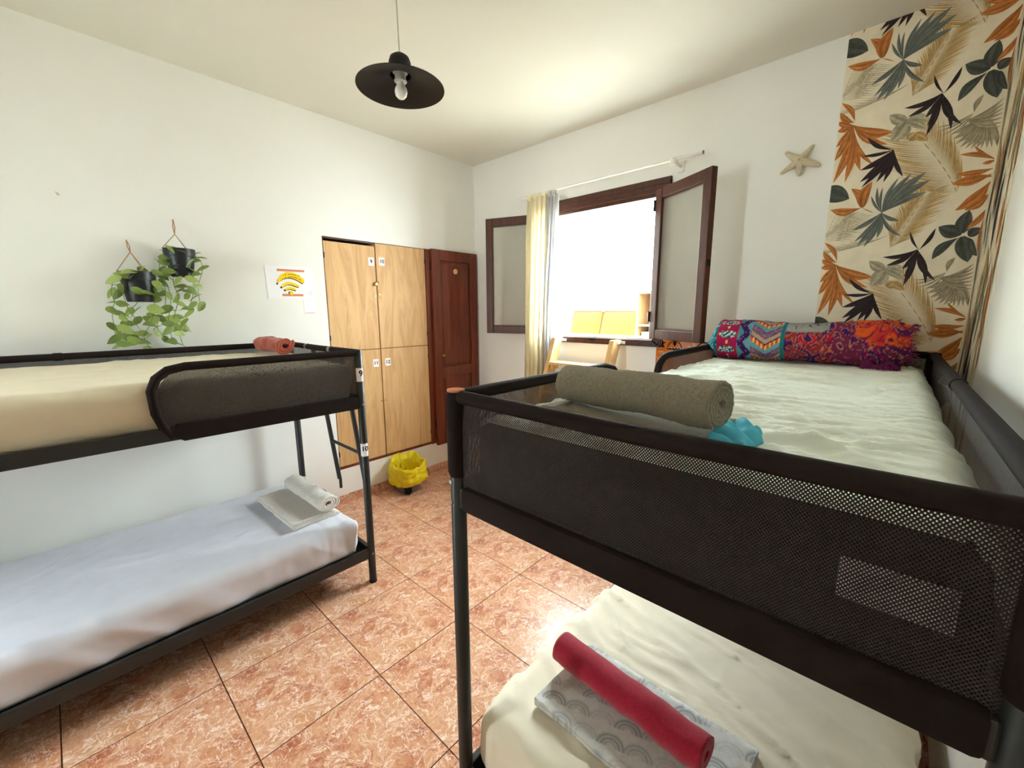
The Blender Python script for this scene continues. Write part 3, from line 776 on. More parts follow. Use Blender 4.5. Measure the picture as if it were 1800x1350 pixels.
def casement(hx, hy, fx, fy, handle):
    d = Vector((fx - hx, fy - hy, 0))
    W = d.length
    d.normalize()
    n = Vector((-d.y, d.x, 0))
    z0, z1 = WZ0 + 0.006, WZ1 - 0.002
    o = Vector((hx, hy, 0))
    mtx = Matrix(((d.x, n.x, 0, hx), (d.y, n.y, 0, hy), (0, 0, 1, 0), (0, 0, 0, 1)))
    sw, st = 0.062, 0.02
    f = MB(mtx)
    f.box((0, -st, z0), (sw, st, z1), 0, 0.004)
    f.box((W - sw, -st, z0), (W, st, z1), 0, 0.004)
    f.box((sw, -st + 0.001, z0), (W - sw, st - 0.001, z0 + sw), 0, 0.004)
    f.box((sw, -st + 0.001, z1 - sw), (W - sw, st - 0.001, z1), 0, 0.004)
    fr = f.build('casement', 'dark_wood', win)
    g = MB(mtx)
    g.box((sw - 0.004, -0.003, z0 + sw - 0.004), (W - sw + 0.004, 0.003, z1 - sw + 0.004))
    g.build('glass_pane', 'glass', fr)
    b = MB(mtx)
    for lo, hi in (((sw, 0.006, z0 + sw), (W - sw, 0.012, z0 + sw + 0.01)), ((sw, 0.006, z1 - sw - 0.01), (W - sw, 0.012, z1 - sw)), ((sw, -0.012, z0 + sw), (W - sw, -0.006, z0 + sw + 0.01)), ((sw, -0.012, z1 - sw - 0.01), (W - sw, -0.006, z1 - sw))):
        b.box(lo, hi)
    b.build('glazing_bead', 'dark_wood', fr)
    if handle:
        k = MB(mtx)
        k.box((W, -0.008, 1.74), (W + 0.012, 0.008, 1.78), 0, 0.002)
        k.build('latch', 'black', fr)
    for z in (1.42, 2.14):
        q = MB(mtx)
        q.tube([(-0.006, -0.022, z), (-0.006, -0.022, z + 0.07)], 0.007, 8)
        q.build('hinge', 'black', fr)
casement(1.832, -0.046, 2.252, -0.286, True)
casement(0.848, -0.046, 0.384, -0.215, False)

# curtain rod and the two curtains
rod = thing('curtain_rod', 'white curtain rod above the window', 'curtain rod', (0.67, -0.122, 2.41))
MB().tube([(0.80, -0.122, 2.41), (1.95, -0.122, 2.412)], 0.007, 10).build('thin_pole', 'white', rod, True)
MB().tube([(1.95, -0.122, 2.412), (2.123, -0.122, 2.413)], 0.011, 12).build('thick_pole', 'white', rod, True)
MB().tube([(2.123, -0.122, 2.413), (2.128, -0.122, 2.413)], 0.0115, 12).build('end_cap', 'grey_plastic', rod, True)
MB().tube([(0.664, -0.122, 2.41), (0.80, -0.122, 2.41)], 0.005, 8).build('hook_end', 'white', rod, True)
br = MB()
br.tube([(1.952, 0.0, 2.40), (1.952, -0.135, 2.40)], 0.008, 8)
br.box((1.93, -0.008, 2.365), (1.975, 0.0, 2.43), 0, 0.002)
br.lathe([(0.0, -0.02), (0.022, -0.02), (0.022, 0.02), (0.0, 0.02)], (1.952, -0.122, 2.40), 16)
br.build('bracket', 'white', rod, True)
br = MB()
br.tube([(0.70, 0.0, 2.40), (0.70, -0.122, 2.405)], 0.006, 8)
br.box((0.685, -0.008, 2.375), (0.715, 0.0, 2.43), 0, 0.002)
br.build('bracket', 'white', rod, True)

def curtain(name, label, mat, xt0, xt1, xb0, xb1, ztop, zbot, folds, depth, yoff, seed, tabs):
    m = MB()
    NU, NV = 90, 60
    def fn(u, v):
        gather = 0.9 + 0.35 * v
        x = (xt0 + (xt1 - xt0) * u) * (1 - v) + (xb0 + (xb1 - xb0) * u) * v
        ph = folds * 2 * math.pi * u + 1.2 * nz(u * 3, v * 1.4, seed)
        y = yoff - depth * gather * math.sin(ph) + 0.012 * nz(u * 6, v * 5, seed + 4)
        x += 0.012 * math.cos(ph) + 0.01 * nz(u * 4, v * 3, seed + 9)
        z = ztop + (zbot - ztop) * v + 0.006 * math.sin(ph) * (v > 0.97)
        return (x, y, z)
    m.grid(NU, NV, fn)
    root = m.build(name, mat, None, 'full')
    tag(root, label, 'curtain', 'curtains at the window')
    for k in range(tabs):
        u = (k + 0.5) / tabs
        x = xt0 + (xt1 - xt0) * u
        q = MB()
        def tf(a, b):
            th = 2 * math.pi * b
            return (x - 0.013 + 0.026 * a, -0.122 + 0.014 * math.cos(th) * (1.0), 2.402 + 0.026 * math.sin(th) - 0.012)
        q.grid(2, 18, tf)
        q.build('tab', mat, root, 'full')
    return root
curtain('cream_curtain', 'cream curtain hanging gathered at the left of the window', 'cream_curtain', 0.770, 0.985, 0.735, 0.95, 2.385, 0.35, 4.5, 0.024, -0.125, 1, 4)
curtain('lace_curtain', 'white lace curtain hanging against the window light', 'lace_curtain', 0.975, 1.060, 0.90, 1.028, 2.385, 0.35, 3.0, 0.018, -0.112, 7, 2)

# ------------------------------------------------------------------ wallpaper with leaf print
WPL, WPE, PER = 2.745, 0.57, 0.674
wp = MB()
wp.box((WPL, -0.0012, 0.066), (RX, 0, RH))
wp.box((RX - 0.0012, -WPE, 0.066), (RX, -0.0012, RH))
wpo = wp.build('wallpaper', 'wallpaper')
tag(wpo, 'strip of tropical leaf wallpaper running round the corner', 'wallpaper')
PC = {'K': (58, 48, 50), 'G': (82, 84, 78), 'S': (108, 112, 106), 'O': (184, 116, 62), 'B': (190, 158, 106), 'T': (160, 148, 124), 'T2': (172, 164, 140), 'L': (168, 156, 124)}
PC = {k: rgb(*v) for k, v in PC.items()}
lp = MB()
layer = [0]
def put_quad(q, cs):
    """q: four (s, z); clip to the strip, fold round the corner, add."""
    pts = [(p[0], p[1], i) for i, p in enumerate(q)]
    off = 0.0014 + 0.000003 * layer[0]
    for side in (0, 1):
        pp = [(p[0], p[1]) for p in pts]
        if side == 0:
            pp = clip_poly(clip_poly(pp, 0, WPL, False), 0, RX - 0.0035, True) if pp else pp
        else:
            pp = clip_poly(pp, 0, RX + 0.0035, False)
            pp = clip_poly(pp, 0, RX + WPE, True) if pp else pp
        for ax, val, less in ((1, RH - 0.001, True), (1, 0.9, False)):
            pp = clip_poly(pp, ax, val, less) if pp else pp
        if len(pp) < 3:
            continue
        vs = [(s, -off, z) if side == 0 else (RX - off, -(s - RX), z) for s, z in pp]
        lp.add(vs, [tuple(range(len(vs)))], 0, [cs] * len(vs))
def print_leaf(bx, bz, tx, tz, wd, col, bend, shape, dz, rnd):
    layer[0] += 1
    d = Vector((tx - bx, tz - bz))
    L = d.length
    d /= L
    n = Vector((-d.y, d.x))
    N = 8
    L_, R_ = [], []
    for i in range(N + 1):
        t = i / N
        if shape:
            wt = math.sin(math.pi * min(1, t * 0.97 + 0.03) ** 0.85) ** 0.75
        else:
            wt = math.sin(math.pi * t ** 1.2) ** 0.95
        wt = max(wt, 0.03) * wd * (0.48 if shape else 0.41)
        c = Vector((bx, bz + dz)) + d * (L * t) + n * (bend * L * math.sin(math.pi * t))
        L_.append(c + n * wt)
        R_.append(c - n * wt)
    base = PC[col]
    tone = [1.30, 0.92, 0.78, 1.12] if rnd.random() < 0.5 else [0.80, 1.15, 1.25, 0.9]
    for i in range(N):
        m = [(L_[i] + R_[i]) / 2, (L_[i + 1] + R_[i + 1]) / 2]
        for k, (e0, e1) in enumerate(((L_[i], L_[i + 1]), (R_[i], R_[i + 1]))):
            parts = 2 if wd > 0.02 else 1
            for q in range(parts):
                f0, f1 = q / parts, (q + 1) / parts
                g = tone[k * 2 + q] * (0.85 + 0.35 * i / N) * (0.92 + 0.16 * rnd.random())
                c = tuple(min(1, x * g) for x in base[:3])
                put_quad([m[0].lerp(e0, f0), m[1].lerp(e1, f0), m[1].lerp(e1, f1), m[0].lerp(e0, f1)], c)
def bez(P, t):
    a, b, c = P
    return ((1 - t) ** 2 * a[0] + 2 * t * (1 - t) * b[0] + t * t * c[0], (1 - t) ** 2 * a[1] + 2 * t * (1 - t) * b[1] + t * t * c[1])
rnd = random.Random(11)
for k in (-1, 0, 1, 2):
    dz = -PER * k
    layer[0] = 0
    for P, n, d1, d2, wd, col in FRONDS:
        n = int(n * 1.4)
        for i in range(n):
            t = i / (n - 1)
            p = bez(P, t)
            for dd, sg in ((d1, 1), (d2, -1)):
                if not dd:
                    continue
                s = (0.80 + 0.50 * math.sin(math.pi * (0.15 + 0.8 * t))) * (0.85 + 0.3 * rnd.random())
                print_leaf(p[0], p[1], p[0] + dd[0] * s, p[1] + dd[1] * s, wd * (1.5 if col == 'T' else 0.85), col, 0.05 * sg, 0, dz, rnd)
        for i in range(8):
            a, b = bez(P, i / 8), bez(P, (i + 1) / 8)
            print_leaf(a[0], a[1], b[0], b[1], wd * 0.9, col, 0, 0, dz, rnd)
    for bx, bz, tx, tz, wd, col, bend, shape in LEAVES:
        print_leaf(bx, bz, tx, tz, wd, col, bend, shape, dz, rnd)
lpo = lp.build('leaf_print', 'paint_print', wpo)
lpo['kind'] = 'stuff'

# starfish
st = MB()
cc = Vector((2.596, -0.028, 2.281))
for (x, z), r0, y in (((2.524, 2.343), 0.020, -0.012), ((2.650, 2.352), 0.018, -0.012), ((2.690, 2.240), 0.020, -0.010), ((2.508, 2.236), 0.019, -0.010), ((2.600, 2.205), 0.020, -0.022)):
    tip = Vector((x, y, z))
    pts = [cc.lerp(tip, t) for t in (0, 0.25, 0.5, 0.75, 0.93, 1.0)]
    st.tube(pts, [r0 * 1.15, r0, r0 * 0.78, r0 * 0.6, r0 * 0.45, r0 * 0.2], 10)
tag(st.build('starfish', 'bone', None, True), 'pale dried starfish fixed on the wall beside the wallpaper', 'starfish')

# orange mural panel under the window
mu = thing('mural_panel', 'orange patterned panel on the wall below the open casement', 'panel', (1.86, 0, 0.7))
MB().box((1.857, -0.004, 0.7), (2.5, 0, 1.294)).build('backing', 'orange_panel', mu)
pk = MB()
pk.poly([(2.03, -0.004, 1.294), (2.5, -0.004, 1.294), (2.5, -0.004, 1.0), (1.99, -0.004, 1.10), (1.97, -0.004, 1.2)], 0.0006, (0, -1, 0))
pk.build('pink_field', 'pink_panel', mu)
dm = MB()
def arc2(cx, cz, r0, r1, a0, a1, n, y, th, m, mi=0, sx=1.0):
    P = [(cx + sx * r1 * math.cos(a0 + (a1 - a0) * i / n), y, cz + r1 * math.sin(a0 + (a1 - a0) * i / n)) for i in range(n + 1)]
    Q = [(cx + sx * r0 * math.cos(a0 + (a1 - a0) * i / n), y, cz + r0 * math.sin(a0 + (a1 - a0) * i / n)) for i in range(n, -1, -1)]
    for i in range(n):
        m.poly([P[i], P[i + 1], Q[n - i - 1], Q[n - i]], th, (0, -1, 0), mi)
for cx, cz in ((1.985, 1.245), (2.26, 1.06)):
    arc2(cx, cz, 0.043, 0.049, 0, math.pi, 14, -0.0046, 0.0006, dm)
    dm.poly([(cx - 0.052, -0.0046, cz - 0.012), (cx + 0.052, -0.0046, cz - 0.012), (cx + 0.048, -0.0046, cz + 0.001), (cx - 0.048, -0.0046, cz + 0.001)], 0.0006, (0, -1, 0))
    dm.poly([(cx - 0.006, -0.0046, cz - 0.06), (cx + 0.006, -0.0046, cz - 0.06), (cx + 0.006, -0.0046, cz - 0.012), (cx - 0.006, -0.0046, cz - 0.012)], 0.0006, (0, -1, 0))
    dm.poly([(cx + 0.013 * math.cos(a), -0.0046, cz + 0.032 + 0.013 * math.sin(a)) for a in [k * math.pi / 6 for k in range(12)]], 0.0006, (0, -1, 0))
    dm.poly([(cx - 0.008, -0.0046, cz + 0.026), (cx, -0.0046, cz + 0.006), (cx + 0.008, -0.0046, cz + 0.026)], 0.0006, (0, -1, 0))
    for k in range(5):
        x = cx - 0.04 + k * 0.02
        dm.poly([(x - 0.005, -0.0053, cz - 0.003), (x + 0.005, -0.0053, cz - 0.003), (x + 0.005, -0.0053, cz + 0.003), (x - 0.005, -0.0053, cz + 0.003)], 0.0004, (0, -1, 0), 1)
arc2(2.18, 1.235, 0.05, 0.058, 0.4, 2.8, 14, -0.0046, 0.0006, dm)
dm.poly([(1.868, -0.0046, 1.288), (1.925, -0.0046, 1.281), (1.905, -0.0046, 1.268), (1.918, -0.0046, 1.244), (1.895, -0.0046, 1.247), (1.875, -0.0046, 1.245), (1.895, -0.0046, 1.264)], 0.0005, (0, -1, 0))
for cx, cz, r in ((1.892, 1.19, 0.030), (1.905, 1.11, 0.034), (2.08, 1.25, 0.014), (2.11, 1.27, 0.012), (2.06, 1.21, 0.014), (2.10, 1.22, 0.014), (2.13, 1.20, 0.014), (1.90, 1.02, 0.032), (2.0, 1.05, 0.03)):
    for q in (1.0, 0.55):
        arc2(cx, cz, r * q - 0.003, r * q, -2.6, 2.4, 12, -0.0052, 0.0005, dm, 1)
dm.build('printed_motifs', ['ink', 'pale_ink'], mu)['kind'] = 'stuff'

# ------------------------------------------------------------------ built-in lockers
lk = thing('locker_cupboard', 'built-in cupboard with four numbered plywood locker doors', 'lockers', (0, -1.0, OZ0))
mb = MB()
mb.box((-0.46, OY0, OZ0), (-0.44, OY1, OZ1))
mb.box((-0.44, OY0, OZ0), (-0.012, OY0 + 0.012, OZ1))
mb.box((-0.44, OY1 - 0.012, OZ0), (-0.012, OY1, OZ1))
mb.box((-0.44, OY0, OZ0), (-0.012, OY1, OZ0 + 0.012))
mb.box((-0.44, OY0, OZ1 - 0.012), (-0.012, OY1, OZ1))
mb.build('carcass', 'dark_wood', lk)
MB().box((-0.05, -0.594, OZ0), (0.012, OY1 + 0.006, OZ1), 0, 0.002).build('frame_stile', 'red_wood', lk)
MB().box((-0.05, OY0, OZ0), (0.002, -0.594, OZ0 + 0.022), 0, 0.002).build('frame_rail', 'red_wood', lk)
MB().box((-0.40, OY0 + 0.012, 1.190), (-0.02, OY1 - 0.012, 1.206)).build('shelf', 'ply', lk)
MB().box((-0.40, -1.072, OZ0 + 0.012), (-0.02, -1.060, OZ1 - 0.012)).build('divider', 'ply', lk)

def sticker(parent, name, s, y, z, sw, sh, x, size):
    q = MB()
    q.box((x, y - sw / 2, z - sh / 2), (x + 0.0006, y + sw / 2, z + sh / 2), 0)
    vs, fs = glyphs(s, size, 0.03)
    q.add([(x + 0.0009, y + a, z + b) for a, b in vs], fs, 1)
    return q.build(name, ['paper', 'ink'], parent)
TIL = 0.004
for s, y0, y1, z0, z1, sy, sz in (('9', OY0 + 0.006, -1.069, 1.203, 1.998, -1.102, 1.881), ('10', -1.060, -0.597, 1.203, 2.024, -1.010, 1.889), ('11', OY0 + 0.006, -1.069, OZ0 + 0.024, 1.197, -1.112, 1.086), ('12', -1.060, -0.597, OZ0 + 0.024, 1.197, -1.004, 1.086)):
    d = MB().box((-0.014, y0, z0), (0.003, y1, z1), 0, 0.0015).build('locker_door', 'ply', lk)
    d['label'] = 'pale plywood locker door numbered ' + s
    sticker(d, 'number_sticker', s, sy, sz, 0.047, 0.062, 0.0032, 0.040)
    ky = y1 - 0.012 if s in ('9', '11') else y0 + 0.016
    k = MB()
    k.tube([(0.002, ky, (z0 + z1) / 2 + 0.02), (0.006, ky, (z0 + z1) / 2 + 0.02)], 0.007, 10)
    k.build('keyhole', 'brass', d, True)
    for z in (z0 + 0.10, z1 - 0.10):
        hy = y0 if s in ('9', '11') else y1
        MB().tube([(0.002, hy, z - 0.02), (0.002, hy, z + 0.02)], 0.004, 8).build('hinge', 'black', d, True)
pl = thing('padlock', 'small brass padlock hanging between locker doors 9 and 10', 'padlock', (0.012, -1.075, 1.70))
MB().obox((0.014, -1.078, 1.712), (0.012, 0.032, 0.024), Matrix.Rotation(0.5, 3, 'X'), 0, 0.003).build('body', 'brass', pl, True)
MB().tube([(0.012, -1.07, 1.722), (0.012, -1.062, 1.735), (0.012, -1.05, 1.733), (0.012, -1.047, 1.72)], 0.003, 8).build('shackle', 'screw', pl, True)

cd = thing('cupboard_door', 'dark red-brown panelled cupboard door folded back against the wall', 'door', (0.02, -0.53, 0.256))
X0, X1, DY0, DY1, Z0, Z1 = 0.013, 0.040, -0.546, -0.018, 0.256, 2.035
sw = 0.085
for nm, lo, hi in (('stile', (X0, DY0, Z0), (X1, DY0 + sw, Z1)), ('stile', (X0, DY1 - sw, Z0), (X1, DY1, Z1)), ('rail', (X0, DY0 + sw, Z1 - 0.09), (X1, DY1 - sw, Z1)), ('rail', (X0, DY0 + sw, 0.905), (X1, DY1 - sw, 0.99)), ('rail', (X0, DY0 + sw, Z0), (X1, DY1 - sw, Z0 + 0.13))):
    MB().box(lo, hi, 0, 0.003).build(nm, 'red_wood', cd)
for z0, z1 in ((0.99, Z1 - 0.09), (Z0 + 0.13, 0.905)):
    p = MB()
    y0, y1 = DY0 + sw, DY1 - sw
    p.box((X0 + 0.004, y0, z0), (X0 + 0.012, y1, z1))
    i = 0.035
    p.add([(X0 + 0.012, y0 + 0.006, z0 + 0.006), (X0 + 0.012, y1 - 0.006, z0 + 0.006), (X0 + 0.012, y1 - 0.006, z1 - 0.006), (X0 + 0.012, y0 + 0.006, z1 - 0.006), (X0 + 0.021, y0 + i, z0 + i), (X0 + 0.021, y1 - i, z0 + i), (X0 + 0.021, y1 - i, z1 - i), (X0 + 0.021, y0 + i, z1 - i)], [(0, 1, 5, 4), (1, 2, 6, 5), (2, 3, 7, 6), (3, 0, 4, 7), (4, 5, 6, 7)])
    p.build('panel', 'red_wood', cd)
MB().tube([(X0 + 0.02, -0.282, 1.857), (X0 + 0.026, -0.282, 1.857)], 0.024, 20).build('wooden_disc', 'pine', cd, True)['label'] = 'round pale wooden disc'
kb = MB()
kb.tube([(X1 - 0.002, -0.462, 1.10), (X1 + 0.012, -0.462, 1.10), (X1 + 0.016, -0.462, 1.10), (X1 + 0.026, -0.462, 1.10)], [0.006, 0.006, 0.014, 0.010], 12)
kb.build('knob', 'brass', cd, True)
for z in (0.42, 1.85):
    MB().tube([(0.018, -0.548, z), (0.018, -0.548, z + 0.08)], 0.006, 8).build('hinge', 'black', cd, True)

# ------------------------------------------------------------------ poster and card on the left wall
po = thing('wifi_poster', 'white poster with four yellow bananas arranged as a wifi sign', 'poster', (0, -1.71, 1.58))
MB().poly([(0.0, -1.862, 1.797), (0.0, -1.556, 1.803), (0.0, -1.556, 1.585), (0.0, -1.856, 1.583)], 0.004, (1, 0, 0)).build('sheet', 'paper', po)
PK = 0.000314
def band(m, rows, x, th, mi, dx=0.0, dz=0.0, k=1.0):
    P = [Vector((r[0][0] + dx, r[0][1] + dz)) for r in rows]
    A, B = [], []
    for i, p in enumerate(P):
        t = (P[min(i + 1, len(P) - 1)] - P[max(i - 1, 0)]).normalized()
        n = Vector((-t.y, t.x)) * rows[i][1] * PK * 0.5 * k
        A.append(p + n)
        B.append(p - n)
    for i in range(len(P) - 1):
        m.add([(x, A[i].x, A[i].y), (x, A[i + 1].x, A[i + 1].y), (x, B[i + 1].x, B[i + 1].y), (x, B[i].x, B[i].y)], [(0, 1, 2, 3)], mi)
for key, nm in (('big', 'printed_banana'), ('mid', 'printed_banana'), ('small', 'printed_banana')):
    m = MB()
    band(m, POSTER[key], 0.0043, 0, 1, -0.004, -0.005, 1.0)
    band(m, POSTER[key], 0.0046, 0, 0)
    r0 = POSTER[key][0][0]
    m.add([(0.0048, r0[0] + 0.006 * math.cos(a), r0[1] + 0.006 * math.sin(a)) for a in [k * math.pi / 5 for k in range(10)]], [tuple(range(10))], 1)
    if key == 'big':
        for tkey in ('t1', 't2'):
            T = POSTER[tkey]
            rr = random.Random(4)
            for i in range(len(T) - 1):
                a, b = Vector(T[i]), Vector(T[i + 1])
                for j in range(4):
                    if rr.random() < 0.15:
                        continue
                    p, q = a.lerp(b, j / 4 + 0.02), a.lerp(b, j / 4 + 0.2)
                    m.add([(0.0049, p.x, p.y - 0.0028), (0.0049, q.x, q.y - 0.0028), (0.0049, q.x, q.y + 0.0028), (0.0049, p.x, p.y + 0.0028)], [(0, 1, 2, 3)], 1)
    m.build(nm, ['banana', 'ink'], po)
m = MB()
dc = POSTER['dot']
m.add([(0.0043, dc[0] - 0.006 + 0.012 * math.cos(a), dc[1] + 0.012 * math.sin(a)) for a in [k * math.pi / 8 for k in range(16)]], [tuple(range(16))], 1)
m.add([(0.0046, dc[0] + 0.003 + 0.013 * math.cos(a), dc[1] + 0.013 * math.sin(a)) for a in [k * math.pi / 8 for k in range(16)]], [tuple(range(16))], 0)
m.build('printed_banana', ['banana', 'ink'], po)
for key in ('top', 'bot'):
    MB().add([(0.0044, p[0], p[1]) for p in POSTER[key]], [(0, 1, 2, 3)]).build('printed_bar', 'terracotta', po)
LG = POSTER['logo']
m = MB()
m.tube([(0.0046, p[0], p[1]) for p in LG], 0.0008, 5)
m.build('printed_logo', 'pale_grey', po)
ca_ = thing('notice_card', 'small white notice card below the wifi poster', 'card', (0, -1.595, 1.477))
MB().box((0, -1.636, 1.477), (0.003, -1.555, 1.577)).build('sheet', 'paper', ca_)
m = MB()
for k in range(9):
    y = -1.628 + k * 0.0075
    m.add([(0.0033, y, 1.487), (0.0033, y + 0.0058, 1.487), (0.0033, y + 0.0058, 1.491), (0.0033, y, 1.491)], [(0, 1, 2, 3)])
m.build('printed_line', 'terracotta', ca_)['kind'] = 'stuff'
hk = MB()
hk.tube([(0.0, -2.738, 2.062), (0.016, -2.738, 2.064)], 0.0035, 8)
hk.tube([(0.012, -2.745, 2.070), (0.012, -2.731, 2.056)], 0.002, 6)
tag(hk.build('wall_nail', 'bone', None, True), 'bare pale nail in the wall above the left bunk', 'nail')

# ------------------------------------------------------------------ hanging plants
leaf_me = None
def leaf_mesh(parent):
    m = MB()
    N = 7
    vs, fs = [], []
    for i in range(N + 1):
        t = i / N
        wd = 0.5 * math.sin(math.pi * (0.04 + 0.94 * t) ** 0.8) ** 0.85 * 0.62
        droop = -0.22 * t * t
        vs += [(t, -wd, droop + 0.10 * wd), (t, 0, droop - 0.02), (t, wd, droop + 0.10 * wd)]
    for i in range(N):
        for k in (0, 1):
            fs.append((i * 3 + k, i * 3 + k + 1, (i + 1) * 3 + k + 1, (i + 1) * 3 + k))
    m.add(vs, fs)
    return m.build('leaf', 'leaf', parent, 'full', local=True)
def plant(label, pot_c, pot_r, pot_h, nail, knot, leaves, vines, seed):
    rr = random.Random(seed)
    p = thing('hanging_plant', label, 'plant', pot_c, 0, 'trailing plants hung on the left wall')
    cx, cy, cz = pot_c
    r, hh = pot_r, pot_h
    m = MB()
    m.lathe([(0, -hh / 2), (r * 0.70, -hh / 2), (r * 0.74, -hh / 2 + 0.012), (r * 0.90, hh * 0.18), (r * 0.90, hh * 0.22), (r * 1.0, hh * 0.22), (r * 1.0, hh / 2), (r * 0.94, hh / 2), (r * 0.88, hh * 0.3), (0, hh * 0.3)], pot_c, 30)
    m.build('pot', 'pot', p, True)
    MB().lathe([(0, 0.32 * hh), (r * 0.87, 0.31 * hh)], pot_c, 20).build('soil', 'soil', p)
    k = Vector(knot)
    top = [Vector((cx + r * math.cos(a), cy + r * math.sin(a), cz + hh / 2)) for a in (0.3, 2.4, 4.5)]
    for t in top:
        MB().tube([k, t], 0.0018, 6).build('cord', 'jute', p, True)
    n = Vector(nail)
    MB().tube([n, n.lerp(k, 0.5) + Vector((0.004, 0.004, 0)), k], 0.0022, 6).build('cord', 'jute', p, True)
    MB().tube([n, n.lerp(k, 0.5) - Vector((0.004, 0.004, 0)), k], 0.0022, 6).build('cord', 'jute', p, True)
    MB().tube([(0, n.y, n.z), (n.x + 0.006, n.y, n.z + 0.002)], 0.003, 8).build('nail', 'screw', p, True)
    for v in vines:
        pts = [Vector((min(q[0] + rr.uniform(-0.03, 0.03), 0.22), q[1], q[2])) for q in v]
        dense = []
        for i in range(len(pts) - 1):
            for j in range(4):
                t = j / 4
                a = pts[max(i - 1, 0)]
                b, c = pts[i], pts[i + 1]
                d = pts[min(i + 2, len(pts) - 1)]
                dense.append(0.5 * ((2 * b) + (c - a) * t + (2 * a - 5 * b + 4 * c - d) * t * t + (3 * b - a - 3 * c + d) * t ** 3))
        dense.append(pts[-1])
        MB().tube(dense, 0.0016, 6).build('vine', 'stem', p, True)
    src = None
    for q in leaves:
        sz = rr.uniform(0.050, 0.078)
        ang = rr.uniform(-0.5, 0.5) + (math.pi / 2 if rr.random() < 0.5 else -math.pi / 2) + rr.uniform(-0.6, 0.6)
        pit = rr.uniform(-0.2, 0.9)
        rol = rr.uniform(-0.9, 0.9)
        if src is None:
            src = leaf_mesh(p)
            o = src
        else:
            o = copy_part(src, p, (0, 0, 0))
        rot = Matrix.Rotation(ang, 4, 'Z') @ Matrix.Rotation(pit, 4, 'Y') @ Matrix.Rotation(rol + (0.9 if math.sin(ang) > 0 else -0.9), 4, 'X')
        o.rotation_euler = rot.to_euler()
        o.scale = (sz, sz * rr.uniform(0.85, 1.1), sz)
        c = rot @ Vector((0.5 * sz, 0, 0))
        o.location = (q[0] - cx - c.x, q[1] - cy - c.y, q[2] - cz - c.z)
    return p
plant('trailing green plant in the lower black pot on the left wall', (0.10, -2.505, 1.628), 0.076, 0.155, (0.022, -2.516, 1.870), (0.06, -2.512, 1.809), PL1, PV1, 3)
plant('trailing green plant in the higher black pot nearer the poster', (0.10, -2.312, 1.765), 0.072, 0.15, (0.022, -2.307, 2.005), (0.06, -2.315, 1.923), PL2, PV2, 9)

# ------------------------------------------------------------------ pendant lamp
la = thing('pendant_lamp', 'black wide-brimmed pendant lamp hanging from the ceiling', 'lamp', (1.538, -1.792, 2.345))
lc = (1.538, -1.792, 0)
MB().tube([(1.538, -1.792, RH), (1.536, -1.794, 2.65), (1.538, -1.792, 2.472)], 0.003, 8).build('flex', 'cord', la, True)
MB().lathe([(0, RH - 0.02), (0.035, RH - 0.018), (0.045, RH), (0, RH)], lc, 24).build('ceiling_rose', 'white', la, True)
MB().lathe([(0.0, 2.474), (0.022, 2.472), (0.036, 2.462), (0.042, 2.445), (0.0425, 2.398), (0.040, 2.398), (0.0395, 2.443), (0.034, 2.458), (0.0, 2.470)], lc, 32).build('cap', 'black', la, True)
MB().lathe([(0.042, 2.402), (0.055, 2.396), (0.168, 2.357), (0.1685, 2.355), (0.1665, 2.355), (0.055, 2.393), (0.040, 2.399)], lc, 64).build('shade', 'black', la, True)
MB().lathe([(0, 2.43), (0.016, 2.43), (0.016, 2.418), (0.029, 2.416), (0.029, 2.410), (0.021, 2.408), (0.021, 2.385), (0.024, 2.383), (0.024, 2.378), (0.018, 2.376), (0, 2.376)], lc, 28).build('lamp_holder', simple('grey_lamp_holder', rgb(190, 186, 178), 0.45), la, True)
MB().lathe([(0, 2.372), (0.014, 2.376), (0.016, 2.366), (0.022, 2.355), (0.0245, 2.342), (0.021, 2.328), (0.012, 2.319), (0, 2.316)], lc, 28).build('bulb', simple('opal_bulb', rgb(240, 238, 228), 0.25), la, True)

# ------------------------------------------------------------------ pine steps up to the window
ws = thing('wooden_steps', 'pale pine steps leaning up to the window sill', 'steps', (1.32, -0.5, 0))
def step_y(z):
    return -0.14 - (1.28 - z) * 0.39
for x0 in (1.045, 1.565):
    m = MB()
    pr = [(step_y(0.0), 0.0), (step_y(1.28), 1.285), (step_y(1.28) + 0.105, 1.285), (step_y(0.0) + 0.105, 0.0)]
    m.poly([(x0, y, z) for y, z in pr], 0.036, (1, 0, 0))
    m.build('stringer', 'pine', ws)
    b = MB()
    b.box((x0 + 0.036, -0.046, 1.255), (x0 + 0.07, -0.034, 1.275), 0, 0.002)
    b.box((x0 + 0.034, -0.09, 1.255), (x0 + 0.040, -0.034, 1.275), 0, 0.002)
    b.build('bracket', 'white', ws)
    MB().tube([(x0 + 0.056, -0.046, 1.265), (x0 + 0.056, -0.049, 1.265)], 0.004, 10).build('screw', 'screw', ws, True)
for k in range(5):
    z = 1.10 - 0.215 * k
    MB().box((1.082, step_y(z) - 0.012, z - 0.022), (1.564, step_y(z) + 0.105, z), 0, 0.003).build('tread', 'pine', ws)
    for x in (1.082, 1.544):
        MB().box((x, step_y(z) + 0.01, z - 0.06), (x + 0.02, step_y(z) + 0.09, z - 0.0225), 0, 0.002).build('cleat', 'pine', ws)

